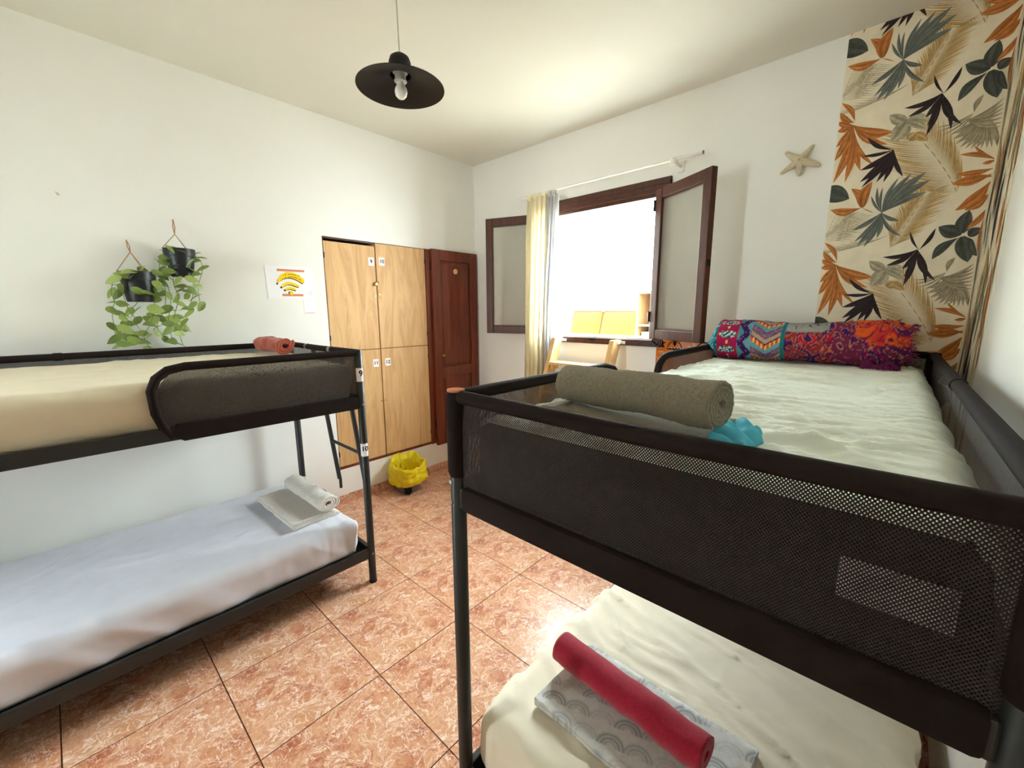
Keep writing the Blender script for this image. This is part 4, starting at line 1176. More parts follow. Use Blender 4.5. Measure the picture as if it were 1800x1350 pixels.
# ------------------------------------------------------------------ pedal bin with bag
bn = thing('pedal_bin', 'small grey pedal bin with a yellow bag on the floor below the lockers', 'bin', (0.155, -0.965, 0))
bc = (0.155, -0.965, 0)
MB().lathe([(0, 0.002), (0.098, 0.002), (0.104, 0.010), (0.118, 0.20), (0.112, 0.20), (0.098, 0.02), (0, 0.02)], bc, 36).build('bucket', 'grey_plastic', bn, True)
rr = random.Random(2)
def bagw(th, z):
    f = sstep(0.12, 0.26, z)
    return 1 + 0.05 * math.sin(2 * th + 0.7 + 5 * z) + (0.035 * math.sin(5 * th - 11 * z) + 0.03 * math.sin(11 * th + 17 * z)) * (0.5 + 0.5 * f) + 0.02 * math.sin(19 * th - 9 * z)
m = MB()
prof = [(0.118, 0.112), (0.150, 0.095), (0.156, 0.104), (0.160, 0.13), (0.158, 0.17), (0.154, 0.21), (0.149, 0.242), (0.140, 0.254), (0.130, 0.248), (0.120, 0.222), (0.106, 0.19), (0.100, 0.15), (0.09, 0.06), (0.0, 0.04)]
pd = []
for i in range(len(prof) - 1):
    for j in range(4):
        t = j / 4
        pd.append((prof[i][0] * (1 - t) + prof[i + 1][0] * t, prof[i][1] * (1 - t) + prof[i + 1][1] * t))
pd.append(prof[-1])
m.lathe(pd, bc, 90, 0, False, bagw)
def bagv(x, y, z):
    th = math.atan2(y - bc[1], x - bc[0])
    up = sstep(0.12, 0.24, z) * sstep(0.03, 0.09, math.hypot(x - bc[0], y - bc[1]))
    lo = 1 - sstep(0.09, 0.2, z)
    outer = math.hypot(x - bc[0], y - bc[1]) > 0.11
    dz = up * (-0.028 * math.sin(th + 2.1) + 0.016 * nz(x * 16, y * 16, 3)) + (lo * (0.022 * math.sin(th - 0.6)) if outer and z > 0.08 else 0)
    k = 0.017
    return (x + k * nz(x * 20, y * 20, z * 26), y + k * nz(x * 20 + 9, y * 20, z * 26), z + dz + 0.006 * nz(x * 24, y * 24, z * 20 + 5) * (z > 0.09))
m.v = [bagv(*p) for p in m.v]
m.build('bin_bag', 'bag', bn, 'full')
pdm = MB()
d = Vector((0.75, -0.66, 0)).normalized()
n = Vector((-d.y, d.x, 0))
c = Vector(bc) + d * 0.108 + n * 0.015
pdm.obox(c + Vector((0, 0, 0.034)), (0.03, 0.06, 0.052), Matrix(((d.x, n.x, 0), (d.y, n.y, 0), (0, 0, 1))), 0, 0.006)
pdm.build('pedal_recess', 'black', bn)
MB().obox(c + d * 0.02 + Vector((0, 0, 0.016)), (0.03, 0.045, 0.012), Matrix(((d.x, n.x, 0), (d.y, n.y, 0), (0, 0, 1))), 0, 0.004).build('pedal', 'black', bn)

# ------------------------------------------------------------------ bunk beds
BW, BL, BH = 0.915, 2.03, 1.305
def bunk(label, loc, rz, sleeves, ladder, numbers, label_caps):
    B = thing('bunk_bed', label, 'bunk bed', loc, rz, 'metal bunk beds with mesh sides')
    def mk(m, name, mats, smooth=False, par=None):
        return m.build(name, mats, par or B, smooth, local=True)
    posts = []
    for (a, b) in ((0, 0), (BW, 0), (0, BL), (BW, BL)):
        m = MB()
        m.tube([(a, b, 0), (a, b, BH - 0.003), (a, b, BH)], [0.0195, 0.0195, 0.017], 18)
        p = mk(m, 'post', 'metal', True)
        posts.append(p)
        q = MB()
        q.tube([(a, b, 0), (a, b, 0.012)], 0.021, 18)
        mk(q, 'foot_cap', 'black', True, p)
        for z in (1.075, 1.022, 0.178):
            sx = -1 if a == 0 else 1
            s = MB()
            if sleeves:
                s.tube([(a + (-0.004 if a == 0 else 0.004), b - 0.0185, z), (a + (-0.004 if a == 0 else 0.004), b - 0.0225, z)], 0.0048, 10)
            else:
                s.tube([(a + sx * 0.0185, b + 0.002, z), (a + sx * 0.0222, b + 0.002, z)], 0.0042, 10)
            if sleeves or z != 1.075:
                mk(s, 'screw', 'screw', True, p)
        if sleeves:
            s = MB()
            s.tube([(a, b, 1.088), (a, b, 1.10), (a, b, BH - 0.012), (a, b, BH - 0.003)], [0.0205, 0.0245, 0.0245, 0.021], 18)
            mk(s, 'fabric_sleeve', 'webbing', True, p)
            s = MB()
            s.tube([(a, b, BH - 0.002), (a, b, BH + 0.003)], 0.0215, 20)
            mk(s, 'post_cap', 'copper', True, p)['label'] = 'orange round post cap'
    # rails of both levels
    for z0, z1, lv in ((0.150, 0.206, 0), (1.007, 1.060, 1)):
        for a in (0, BW):
            m = MB()
            m.box((a - 0.011, 0.016, z0), (a + 0.011, BL - 0.016, z1), 0, 0.004)
            mk(m, 'side_rail', 'metal')
        for b in (0, BL):
            m = MB()
            m.box((0.016, b - 0.011, z0), (BW - 0.016, b + 0.011, z1), 0, 0.004)
            r = mk(m, 'end_rail', 'metal')
            if lv:
                s = MB()
                s.box((0.022, b - 0.017, z0 - 0.004), (BW - 0.022, b + 0.017, z1 + 0.006), 0, 0.012)
                mk(s, 'fabric_cover', 'webbing', True, r)
        m = MB()
        m.box((0.012, 0.012, z0 + 0.012), (BW - 0.012, BL - 0.012, z0 + 0.02))
        mk(m, 'base_sheet', 'webbing')
    ZT = 1.290
    # top rails
    for b in (0, BL):
        m = MB()
        m.tube([(0.0, b, ZT), (BW / 2, b, ZT - 0.003), (BW, b, ZT)], 0.0165, 14)
        r = mk(m, 'end_top_rail', 'webbing', True)
        for a in (0.30, 0.62):
            q = MB()
            q.tube([(a, b, ZT - 0.002), (a + 0.03, b, ZT - 0.002)], 0.0178, 14)
            if not sleeves:
                mk(q, 'collar', 'grey_plastic', True, r)
    m = MB()
    m.tube([(BW, 0.0, ZT), (BW, BL / 2, ZT - 0.002), (BW, BL, ZT)], 0.0165, 14)
    r = mk(m, 'rear_top_rail', 'webbing', True)
    q = MB()
    q.tube([(BW, 1.02, ZT - 0.002), (BW, 1.05, ZT - 0.002)], 0.019, 14)
    mk(q, 'collar', 'webbing', True, r)
    # mesh panels: bulging a little, wrinkled near the posts
    def panel(name, fx, length, top, seed, off):
        m = MB()
        NU = max(24, int(length * 60))
        def uvf(u, v):
            return (u * length, 1.05 + (top(u) - 1.05) * v)
        def fn(u, v):
            zz = 1.05 + (top(u) - 1.05) * v
            e = math.exp(-((u * length) / 0.10) ** 2) + math.exp(-(((1 - u) * length) / 0.10) ** 2)
            w = 0.007 * math.sin(math.pi * v) + e * 0.010 * nz(u * length * 26 + v * 4, v * 3, seed) + 0.002 * nz(u * length * 5, v * 2, seed + 5)
            return fx(u * length, w * off, zz)
        m.grid(NU, 12, fn, 0, uvf)
        return mk(m, name, 'mesh', 'full')
    for b, sg in ((0, -1), (BL, 1)):
        panel('end_mesh', lambda s, w_, z, b=b: (0.012 + s, b + w_, z), BW - 0.024, lambda u: ZT - 0.006, 3 + b, sg * 0.6)
    panel('rear_mesh', lambda s, w_, z: (BW + w_, 0.012 + s, z), BL - 0.024, lambda u: ZT - 0.006, 8, 0.6)
    for g0, g1, dr in ((0.0, 0.815, 1), (BL, 1.17 if sleeves else 1.26, -1)):
        Lg = abs(g1 - g0)
        path = [(0, g0, ZT), (0, g0 + dr * (Lg - 0.11), ZT - 0.001), (0, g0 + dr * (Lg - 0.055), ZT - 0.012), (0, g0 + dr * (Lg - 0.018), ZT - 0.040), (0, g0 + dr * Lg, ZT - 0.085), (0, g0 + dr * (Lg - 0.004), 1.12), (0, g0 + dr * (Lg - 0.022), 1.058), (0, g0 + dr * (Lg - 0.045), 1.02)]
        m = MB()
        m.tube(path, 0.0165, 14)
        r = mk(m, 'guard_rail', 'webbing', True)
        def top(u, Lg=Lg):
            s = u * (Lg - 0.012)
            k = Lg - 0.10
            return ZT - 0.006 - (0.0 if s < k else 0.085 * ((s - k) / (Lg - 0.012 - k)) ** 2)
        panel('guard_mesh', lambda s, w_, z, g0=g0, dr=dr: (-w_, g0 + dr * (0.012 + s), z), Lg - 0.024, top, 14 + g0, 0.8)
        m = MB()
        m.poly([(-0.015, g0 + dr * 0.022, 1.001), (-0.015, g0 + dr * (Lg - 0.075), 1.001), (-0.015, g0 + dr * (Lg - 0.035), 1.03), (-0.015, g0 + dr * (Lg - 0.06), 1.066), (-0.015, g0 + dr * 0.022, 1.066)], 0.030, (1, 0, 0))
        mk(m, 'rail_cover', 'webbing')
    if ladder:
        xs = (0.247, 0.617)
        for a in xs:
            m = MB()
            m.tube([(a, -0.026, 1.278), (a, -0.034, 1.22), (a, -0.055, 1.05), (a, -0.126, 0.40)], 0.0135, 12)
            st_ = mk(m, 'ladder_stile', 'metal', True)
            q = MB()
            q.box((a - 0.008, -0.139, 0.33), (a + 0.008, -0.123, 0.405), 0, 0.003)
            mk(q, 'stile_tip', 'metal', False, st_)
        for z in (0.67, 0.95, 1.22):
            y = -0.035 - (1.24 - z) * 0.108
            m = MB()
            m.tube([(xs[0], y, z), (xs[1], y, z)], 0.010, 12)
            mk(m, 'ladder_rung', 'metal', True)
    # number stickers wrapped round the front post
    for s, zc in numbers:
        q = MB()
        r = 0.0203
        a0 = math.radians(180 - 27)     # local direction the sticker faces
        def wrap(u, z, rr):
            th = a0 + u / r
            return (rr * math.cos(th), rr * math.sin(th), z)
        q.grid(12, 1, lambda u, v: wrap((u - 0.5) * 0.044, zc + (v - 0.5) * 0.070, r), 0)
        vs, fs = glyphs(s, 0.042 if len(s) == 1 else 0.036, 0.03, 14)
        q.add([wrap(a + (0.008 if len(s) == 1 else 0.003), zc + b + 0.006, r + 0.0004) for a, b in vs], fs, 1)
        q.build('number_sticker', ['paper', 'ink'], posts[0], False, local=True)
    return B
bunk('dark metal bunk bed along the left wall, posts numbered 9 and 10', (1.0676, -1.8038, 0), math.pi, False, True, (('9', 1.177), ('10', 0.776)), True)
bunk('near dark bunk bed at the right with see-through mesh end', (2.303, -2.19, 0), 0.0, True, False, (), False)

# ------------------------------------------------------------------ mattresses
def ridge(n):
    return max(0.0, 1.0 - abs(n) * 2.6)
def rounded(lo, hi, r, step, disp):
    lo, hi = Vector(lo), Vector(hi)
    il, ih = lo + Vector((r, r, r)), hi - Vector((r, r, r))
    m = MB()
    size = hi - lo
    ns = [max(2, int(round(size[k] / step))) for k in range(3)]
    ns[2] = max(8, int(size[2] / min(step, 0.012)))
    for ax in range(3):
        u, v = [k for k in range(3) if k != ax]
        for side in (0, 1):
            def fn(a, b):
                p = Vector((0, 0, 0))
                p[ax] = (lo, hi)[side][ax]
                p[u] = lo[u] + size[u] * a
                p[v] = lo[v] + size[v] * b
                q = Vector([min(max(p[k], il[k]), ih[k]) for k in range(3)])
                d = (p - q)
                d.normalize()
                p2 = q + d * r
                return p2 + d * disp(p2, d)
            m.grid(ns[u], ns[v], fn)
    return m
def creases(p, d, ang, fs, fc, seed, amp):
    c, s = math.cos(ang), math.sin(ang)
    a, b = p.x * c + p.y * s, -p.x * s + p.y * c
    wob = 0.12 * nz(a * 2.2, b * 2.2, seed)
    n1 = ridge(nz(a * fs, (b + wob) * fc, seed + p.z * 3)) ** 3
    msk = 0.5 + 0.5 * nz(a * 1.7, b * 1.7, seed + 20)
    return amp * n1 * max(0.0, msk)

FOLDS = ((2.27, -0.75, 2.95, -0.98, 0.020, 0.020), (2.36, -1.12, 2.80, -1.30, 0.016, 0.014), (2.86, -1.82, 3.10, -1.93, 0.018, 0.018), (2.88, -1.74, 3.02, -1.90, 0.014, 0.014), (2.55, -1.50, 3.05, -1.42, 0.013, 0.010), (2.45, -1.62, 2.95, -1.66, 0.012, 0.009))
def d_green(p, d):
    h = creases(p, d, 0.10, 1.4, 15, 1.0, 0.012) + creases(p, d, -0.30, 2.0, 22, 5.0, 0.012) + creases(p, d, 0.45, 2.6, 34, 9.0, 0.010) + creases(p, d, 0.05, 3.4, 52, 14.0, 0.008) + creases(p, d, -0.6, 4, 60, 18.0, 0.006)
    for x0, y0, x1, y1, w_, a_ in FOLDS:
        ex, ey = x1 - x0, y1 - y0
        L2 = ex * ex + ey * ey
        t = ((p.x - x0) * ex + (p.y - y0) * ey) / L2
        if -0.05 < t < 1.05:
            q = ((p.x - x0) * ey - (p.y - y0) * ex) / math.sqrt(L2) + 0.03 * nz(t * 3, x0 * 9, 2)
            h += a_ * math.exp(-(q / w_) ** 2) * max(0.0, math.sin(math.pi * min(1, max(0, t))))
    edge = sstep(0.20, 0.0, 3.17 - p.x)
    h += edge * 0.008 * ridge(nz(p.x * 5 + p.y * 4, p.y * 24, 3.3)) ** 2
    h += 0.006 * nz(p.x * 2.5, p.y * 2.5, 2)
    return h if d.z > -0.5 and d.y > -0.25 else 0
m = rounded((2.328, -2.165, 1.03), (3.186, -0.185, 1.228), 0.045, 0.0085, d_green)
mg = m.build('mattress', ['sheet_green', 'dark_end'], None, 'full', weld=True)
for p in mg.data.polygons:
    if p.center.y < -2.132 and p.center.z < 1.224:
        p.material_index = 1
tag(mg, 'upper mattress with a pale sage sheet in the near right bunk', 'mattress', 'bunk mattresses')
ml = MB()
ml.box((3.050, -2.1675, 1.118), (3.160, -2.1655, 1.175), 0)
mlo = ml.build('white_label', 'paper', mg)
mlo['label'] = 'white rectangular mattress label'

def d_cream(p, d):
    h = creases(p, d, -0.62, 1.4, 9, 31, 0.026) + creases(p, d, -0.35, 2.0, 15, 35, 0.014)
    q = abs(p.x - 2.78) + 0.04 * nz(p.x * 4, p.y * 4, 2)
    h += 0.003 * max(0, 1 - abs(((p.y + 1.55) + 0.22 * (p.x - 2.6)) / 0.006)) * sstep(2.55, 2.65, p.x)
    h += 0.003 * max(0, 1 - abs(((p.x - 2.80) - 0.1 * (p.y + 1.5)) / 0.006))
    if d.y < -0.4 or d.x < -0.4:
        h += 0.006 * ridge(nz((p.x + p.y) * 22, p.z * 3, 8)) * sstep(0.36, 0.2, p.z)
    return h + 0.008 * nz(p.x * 2, p.y * 2, 6) if d.z > -0.5 else 0
m = rounded((2.30, -2.155, 0.17), (3.245, -0.2, 0.362), 0.055, 0.013, d_cream)
tag(m.build('mattress', 'sheet_cream', None, 'full', weld=True), 'lower mattress with a cream sheet under the red towel', 'mattress', 'bunk mattresses')

def d_beige(p, d):
    h = creases(p, d, 1.45, 1.6, 12, 51, 0.010) + creases(p, d, 1.75, 2.4, 22, 55, 0.006)
    if d.x > 0.4:
        h += 0.008 * nz(p.y * 4, p.z * 9, 3) + 0.012 * sstep(1.06, 1.15, p.z)
    h += 0.022 * sstep(0.75, 0.2, p.x) * (d.z > 0.3)
    return h + 0.010 * nz(p.x * 2, p.y * 2, 16) if d.z > -0.5 else 0
m = rounded((0.172, -3.80, 1.03), (1.045, -1.835, 1.228), 0.05, 0.014, d_beige)
tag(m.build('mattress', 'sheet_beige', None, 'full', weld=True), 'upper mattress with a beige sheet in the left bunk', 'mattress', 'bunk mattresses')

def d_white(p, d):
    h = creases(p, d, 1.5, 1.0, 9, 71, 0.008) + creases(p, d, 2.0, 2.6, 20, 75, 0.006)
    if d.x > 0.3:
        h += 0.010 * ridge(nz(p.y * 5 + p.z * 6, p.z * 2, 4)) + 0.012 * nz(p.y * 3, p.z * 5, 9)
    c = sstep(0.45, 0.0, abs(p.y + 1.85))
    h += c * 0.007 * ridge(nz(p.y * 24, p.x * 4 + p.z * 6, 12))
    return h + 0.010 * nz(p.x * 1.6, p.y * 1.6, 26) if d.z > -0.5 else 0
m = rounded((0.165, -3.80, 0.17), (1.042, -1.845, 0.375), 0.065, 0.013, d_white)
tag(m.build('mattress', 'sheet_white', None, 'full', weld=True), 'lower mattress with a bluish white sheet in the left bunk', 'mattress', 'bunk mattresses')

# ------------------------------------------------------------------ towels
def thick(path, th, stations, place, disp=None, colfn=None):
    """Thick ribbon whose cross-section follows path (p, q), swept over stations 0..1; place(p, q, s) -> world."""
    n = len(path)
    P = [Vector(p) for p in path]
    N = []
    for i in range(n):
        t = (P[min(i + 1, n - 1)] - P[max(i - 1, 0)]).normalized()
        N.append(Vector((-t.y, t.x)))
    m = MB()
    vs, cs = [], []
    for s in stations:
        for sg in (1, -1):
            for i in range(n):
                q = P[i] + N[i] * (sg * th / 2)
                v = Vector(place(q.x, q.y, s))
                if disp:
                    v = v + disp(v, i / (n - 1), s)
                vs.append(v)
                if colfn:
                    cs.append(colfn(i / (n - 1), s, v))
    fs = []
    k = 2 * n
    for j in range(len(stations) - 1):
        for i in range(n - 1):
            a, b = j * k + i, (j + 1) * k + i
            fs.append((a, a + 1, b + 1, b))
            fs.append((a + n, b + n, b + n + 1, a + n + 1))
        for i in (0, n - 1):
            a, b = j * k + i, (j + 1) * k + i
            fs.append((a, b, b + n, a + n))
    for j in (0, len(stations) - 1):
        for i in range(n - 1):
            a = j * k + i
            fs.append((a, a + 1, a + n + 1, a + n))
    m.add(vs, fs, 0, cs or None)
    return m
def roll(name, label, mat, c0, c1, R, turns, th, flat, a_end, amp, hem=None, group=None, nst=60, res=44, loops=0.0):
    c0, c1 = Vector(c0), Vector(c1)
    ax = (c1 - c0)
    L = ax.length
    ax.normalize()
    U = Vector((0, 0, 1)).cross(ax).normalized()
    V = Vector((0, 0, 1))
    N = int(turns * res)
    path = []
    r0 = R - th * turns
    for i in range(N + 1):
        t = i / N
        a = a_end - (1 - t) * turns * 2 * math.pi
        r = r0 + (R - th / 2 - r0) * t
        path.append((r * math.cos(a), r * math.sin(a) * flat))
    def place(p, q, s):
        return c0 + ax * (s * L) + U * p + V * q
    def disp(v, t, s):
        k = amp * (0.35 + 0.65 * (t > 1 - 1.1 / turns))
        lo = Vector((0, 0, 0))
        if loops:
            lo = Vector((nz(v.x * 170, v.y * 170, v.z * 170), nz(v.x * 170 + 3, v.y * 170, v.z * 170), nz(v.x * 170, v.y * 170 + 6, v.z * 170))) * loops
        return lo + Vector((nz(v.x * 22, v.y * 22, v.z * 22), nz(v.x * 22 + 7, v.y * 22, v.z * 22), nz(v.x * 22, v.y * 22 + 5, v.z * 22))) * k + Vector((0, 0, 1)) * (nz(s * 4, 2.2, R * 100) * amp * 1.2)
    m = thick(path, th * 0.74, [i / nst for i in range(nst + 1)], place, disp)
    o = m.build(name, mat, None, 'full')
    tag(o, label, 'towel', group)
    return o
def folded(name, label, cat, mat, O, ux, uy, L, W, layers, th, amp, seed, colfn=None, group=None, nst=50, npath=26):
    """Sheet folded back and forth: folds show along the ends of ux; O is the lower near corner."""
    O, ux, uy = Vector(O), Vector(ux).normalized(), Vector(uy).normalized()
    path = []
    pit = th * 1.12
    NP = npath
    for k in range(layers):
        q = th / 2 + pit * k
        xs = [pit * 0.5 + (W - pit - 0.012 * k) * i / NP for i in range(NP + 1)]
        if k % 2:
            xs = xs[::-1]
        path += [(x, q) for x in xs]
        if k < layers - 1:
            xe = xs[-1]
            sg = 1 if k % 2 == 0 else -1
            path += [(xe + sg * pit * 0.5 * math.sin(a), q + pit * 0.5 - pit * 0.5 * math.cos(a)) for a in (0.8, 1.57, 2.3)]
    def place(p, q, s):
        return O + ux * (s * L) + uy * p + Vector((0, 0, q))
    def disp(v, t, s):
        lift = max(0.0, (v.z - O.z) / (layers * pit))
        return Vector((nz(v.x * 12, v.y * 12, seed) * amp, nz(v.x * 12, v.y * 12, seed + 3) * amp, (0.5 + 0.5 * nz(v.x * 9, v.y * 9, seed + 6)) * amp * 1.3 * lift))
    m = thick(path, th, [i / nst for i in range(nst + 1)], place, disp, colfn)
    o = m.build(name, mat, None, 'full')
    tag(o, label, cat, group)
    return o

# near right bunk, upper bed
ZG = 1.240
folded('folded_towel', 'olive grey folded towel under the rolled one on the sage sheet', 'towel', 'terry_olive', (2.455, -2.050, ZG + 0.001), (1, -0.03, 0), (0.03, 1, 0), 0.38, 0.20, 2, 0.010, 0.005, 3)
roll('rolled_towel', 'olive grey rolled bath towel in the near right upper bunk', 'terry_olive', (2.466, -1.945, 1.312), (2.852, -2.018, 1.320), 0.053, 4.2, 0.0105, 0.95, -2.2, 0.003, None, None, 230, 80, 0.0020)
def blue():
    m = MB()
    x0, x1, y0, y1 = 2.74, 2.900, -2.04, -1.865
    def fn(u, v):
        x, y = x0 + (x1 - x0) * u, y0 + (y1 - y0) * v
        e = min(1.0, min(u, 1 - u, v, 1 - v) * 6.5) ** 0.5
        f = abs(math.sin((x * 0.9 + y * 0.55) * 62 + 3 * nz(x * 14, y * 14, 2)))
        hgt = (0.010 + 0.018 * f + 0.012 * (0.5 + 0.5 * nz(x * 20, y * 20, 6))) * (0.12 + 0.88 * sstep(2.818, 2.836, x))
        return (x + 0.016 * nz(x * 16, y * 16, 1), y + 0.016 * nz(x * 16, y * 16, 9), ZG + 0.001 + hgt * e)
    m.grid(50, 50, fn)
    m.grid(50, 50, lambda u, v: (fn(u, v)[0], fn(u, v)[1], ZG + 0.001))
    o = m.build('blue_cloth', 'blue_cloth', None, 'full', weld=True)
    tag(o, 'crumpled turquoise cloth under the olive towels', 'cloth')
blue()

def lerp3(a, b, t):
    return tuple(a[i] * (1 - t) + b[i] * t for i in range(3))
# near right bunk, lower bed
ZC = 0.372
ct = [rgb(222, 222, 218), rgb(150, 154, 156), rgb(224, 208, 200)]
def scal(t, s, v):
    # rows of fans, each filled with fine arcs that fade towards the fan's foot
    a, b = (v.x - 2.4 + 0.3 * (v.y + 2)) / 0.072, (v.y + 2.2 - 0.3 * (v.x - 2.4)) / 0.058
    row = math.floor(b)
    fb = b - row
    sh = 0.5 * (row % 2)
    fa = (a + sh) % 1.0 - 0.5
    d = math.hypot(fa, fb * 0.85)
    k = 0.5 + 0.5 * math.sin(d * 42)
    tone = (0.35, 0.9, 0.65)[int(row * 2 + math.floor(a + sh)) % 3]
    w_ = tone * (0.3 + 0.7 * k) * sstep(0.05, 0.30, d) * sstep(0.62, 0.54, d)
    base = lerp3(ct[0], ct[2], 0.6 * sstep(0.1, 0.4, nz(v.x * 9, v.y * 9, 3)))
    return lerp3(base, ct[1], w_)
folded('patterned_towel', 'white and grey scallop patterned towel under the red roll', 'towel', 'pattern_towel', (2.425, -2.035, ZC), (1, -0.02, 0), (0.04, 1, 0), 0.50, 0.285, 2, 0.009, 0.006, 13, scal, None, 240, 130)
roll('rolled_towel', 'crimson rolled towel on the patterned towel in the lower right bunk', 'terry_red', (2.405, -1.868, 0.445), (2.855, -1.905, 0.445), 0.050, 4.0, 0.0095, 0.92, -2.4, 0.003)

# left bunk
roll('rolled_towel', 'rust red rolled towel on the upper left bunk', 'terry_rust', (0.225, -1.985, 1.305), (0.480, -1.945, 1.303), 0.060, 3.0, 0.014, 0.85, 0.6, 0.010)
folded('folded_towel', 'off-white folded towel on the lower left bunk', 'towel', 'terry_white', (0.40, -2.155, 0.385), (1, 0.03, 0), (-0.03, 1, 0), 0.51, 0.25, 4, 0.007, 0.006, 23)
roll('rolled_towel', 'off-white rolled towel lying on the folded one, lower left bunk', 'terry_white', (0.46, -1.965, 0.470), (0.915, -1.950, 0.470), 0.062, 3.4, 0.014, 0.8, 0.3, 0.007)

# ------------------------------------------------------------------ batik bolster at the far end of the near bunk
CT = {'teal': rgb(40, 128, 138), 'dteal': rgb(24, 84, 92), 'red': rgb(184, 24, 46), 'mag': rgb(158, 26, 82), 'pur': rgb(62, 26, 92), 'sky': rgb(104, 158, 174), 'mauve': rgb(150, 112, 138), 'org': rgb(214, 92, 32), 'yel': rgb(240, 190, 110), 'plum': rgb(112, 30, 70), 'brick': rgb(148, 46, 48), 'sand': rgb(180, 122, 96), 'ltan': rgb(170, 152, 132)}
def batik(x, v):
    """x: metres along the roll from its left tip, v: metres round it."""
    if x < 0.085:
        n = nz(x * 60, v * 60, 1)
        c = lerp3(CT['dteal'], CT['teal'], sstep(-0.3, 0.3, n))
        return lerp3(c, (0.7, 0.8, 0.8), 0.6) if nz(x * 120, v * 70, 4) > 0.42 else c
    if x < 0.185:
        a = (x - 0.135) / 0.042
        b = (v % 0.075) / 0.075 - 0.5
        if (a * 1.0) ** 2 + (b / 0.24) ** 2 < 1.0:
            n = nz(x * 150, v * 150, 3)
            return CT['dteal'] if n < 0.08 else (0.62, 0.74, 0.74)
        b2 = ((v + 0.0375) % 0.075) / 0.075 - 0.5
        if (a / 0.16) ** 2 + (b2 / 0.10) ** 2 < 1:
            return CT['yel']
        return lerp3(CT['red'], CT['mag'], sstep(0.15, 0.35, 0.5 - abs(b)) if False else sstep(-0.2, 0.3, 0.3 - abs(b2)))
    if x < 0.245:
        z = abs((v % 0.10) / 0.10 - 0.5) * 2
        xx = 0.197 + 0.035 * z
        if abs(x - xx) < 0.017:
            return lerp3(CT['pur'], (0.5, 0.4, 0.6), 0.7) if nz(x * 260, v * 260, 2) > 0.35 else CT['pur']
        return CT['sky'] if x > xx else lerp3(CT['sky'], CT['teal'], 0.6)
    if x < 0.375:
        q = abs(x - 0.312) / 0.062
        w_ = (v - 0.045 * q) % 0.115
        if w_ < 0.022:
            return CT['org'] if abs((x * 1000) % 18 - 9) > 3.2 else CT['yel']
        if w_ < 0.030 or 0.052 < w_ < 0.057 or 0.084 < w_ < 0.089:
            return CT['plum']
        if 0.057 <= w_ <= 0.084:
            return lerp3(CT['mauve'], CT['pur'], 0.55 if ((x * 160) % 1 < 0.35) ^ ((v * 160) % 1 < 0.35) else 0.05)
        return CT['sky'] if w_ > 0.089 else CT['ltan']
    if x < 0.392:
        return lerp3(CT['teal'], CT['dteal'], 0.4)
    # paisley field
    wx, wy = x + 0.045 * nz(x * 11, v * 11, 1), v + 0.045 * nz(x * 11, v * 11, 7)
    if v > 0.215 and x < 0.56:
        return CT['plum'] if nz(wx * 60, wy * 60, 3) > 0.3 else lerp3(CT['sky'], CT['ltan'], 0.6)
    n = nz(wx * 7.5, wy * 10, 11) + 0.4 * nz(wx * 20, wy * 20, 12)
    if x > 0.62 and v > 0.16:
        n += 0.6 * sstep(0.62, 0.72, x) * sstep(0.15, 0.2, v)
        if n > 0.25:
            if abs((nz(wx * 16, wy * 16, 31) * 3) % 1.0 - 0.5) > 0.36:
                return CT['plum']
            return lerp3(CT['org'], CT['red'], max(0, min(1, 0.35 + 1.2 * nz(wx * 30, wy * 30, 2))))
    ed = abs((n * 5.5) % 1.0 - 0.5)
    if ed > 0.43:
        return CT['sand']
    k = math.floor(n * 5.5 + 44) % 6
    c = (CT['pur'], CT['brick'], CT['plum'], CT['red'], CT['pur'], CT['brick'])[k]
    if x > 0.58:
        c = lerp3(c, CT['pur'], 0.5)
    if nz(wx * 75, wy * 75, 21) > 0.36:
        c = lerp3(c, CT['sand'], 0.55)
    return c
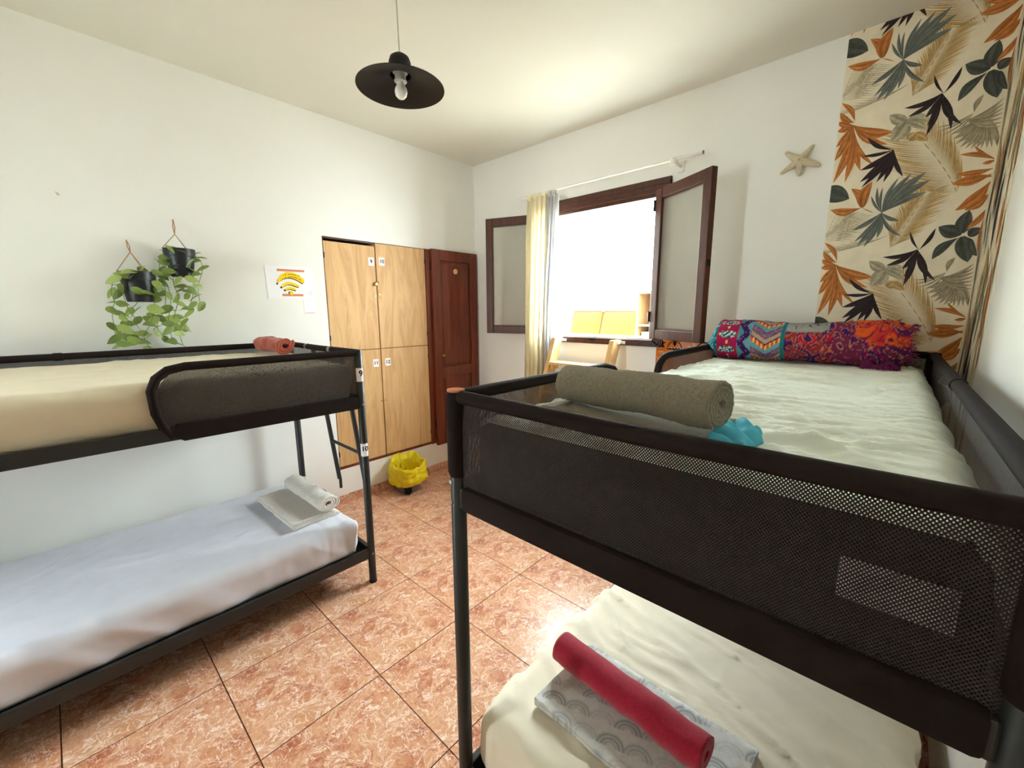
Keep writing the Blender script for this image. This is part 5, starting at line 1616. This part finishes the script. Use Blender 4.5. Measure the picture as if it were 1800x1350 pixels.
def bolster():
    m = MB()
    NU, NV = 230, 110
    x0, x1 = 2.290, 3.128
    zb = 1.238
    def prof(u):
        a = sstep(0.0, 0.10, u) ** 0.75
        b = 1.0 - 0.25 * sstep(0.93, 1.0, u)
        return max(0.02, a * b)
    def fn(u, v):
        th = 2 * math.pi * v
        f = prof(u)
        ry, rz_ = 0.115 * f, (0.098 + 0.006 * math.sin(u * 9)) * f
        wr = 0.006 * nz(u * 14, v * 9, 2) + 0.004 * ridge(nz(u * 12 + v * 9, v * 14, 5))
        if u > 0.72:
            k = sstep(0.72, 1.0, u)
            wr += k * (0.012 * nz(u * 22, v * 12, 8) + 0.010 * ridge(nz(u * 10, v * 26, 9)))
        c, s = math.cos(th), math.sin(th)
        zc = 0.100 - 0.03 * (1 - sstep(0, 0.1, u)) + 0.0
        x = x0 + (x1 - x0) * u + (0.02 * nz(v * 8, 3, 4) if u > 0.9 else 0) * (u - 0.9) * 10
        y = -0.325 - (ry + wr) * c + 0.02 * nz(u * 3, 1, 3)
        z = zb + max(0.002, zc + (rz_ + wr) * s)
        return (x, y, z)
    def cf(u, v):
        x = (x1 - x0) * u
        return batik(x, ((v + 0.30) % 1.0) * 0.62 - 0.03)
    m.grid(NU, NV, fn, 0, None, cf)
    # close the two ends
    for i in (0, NU):
        m.f.append(tuple(i * (NV + 1) + j for j in range(NV)))
        m.mi.append(0)
    o = m.build('batik_bolster', 'batik', None, 'full', weld=False)
    tag(o, 'rolled multicoloured batik cloth at the far end of the near bunk', 'cloth roll')
    fr = MB()
    rr = random.Random(5)
    for k in range(70):
        v = rr.random()
        p = Vector(fn(0.995, v))
        q = p + Vector((rr.uniform(0.01, 0.03), rr.uniform(-0.012, 0.012), rr.uniform(-0.012, 0.008)))
        if q.z < zb:
            q.z = zb + 0.002
        fr.tube([p, (p + q) / 2 + Vector((0, 0, 0.003)), q], 0.0014, 4)
    fo = fr.build('fringe', simple('plum_fringe', rgb(128, 34, 84)), o)
    fo['kind'] = 'stuff'
    ru = MB()
    def rf(u, v):
        x = 2.98 + 0.13 * u
        y = -0.445 - 0.045 * v + 0.012 * nz(u * 9, v * 4, 3)
        z = zb + 0.004 + 0.034 * (1 - v) * (0.7 + 0.3 * math.sin(u * 11 + 2 * v)) + 0.012 * abs(nz(u * 12, v * 6, 9))
        return (x, y, z)
    ru.grid(40, 12, rf, 0, None, lambda u, v: lerp3(CT['plum'], CT['pur'], 0.3 + 0.5 * nz(u * 24, v * 14, 2)))
    ru.build('ruffled_hem', 'batik', o, 'full')
bolster()
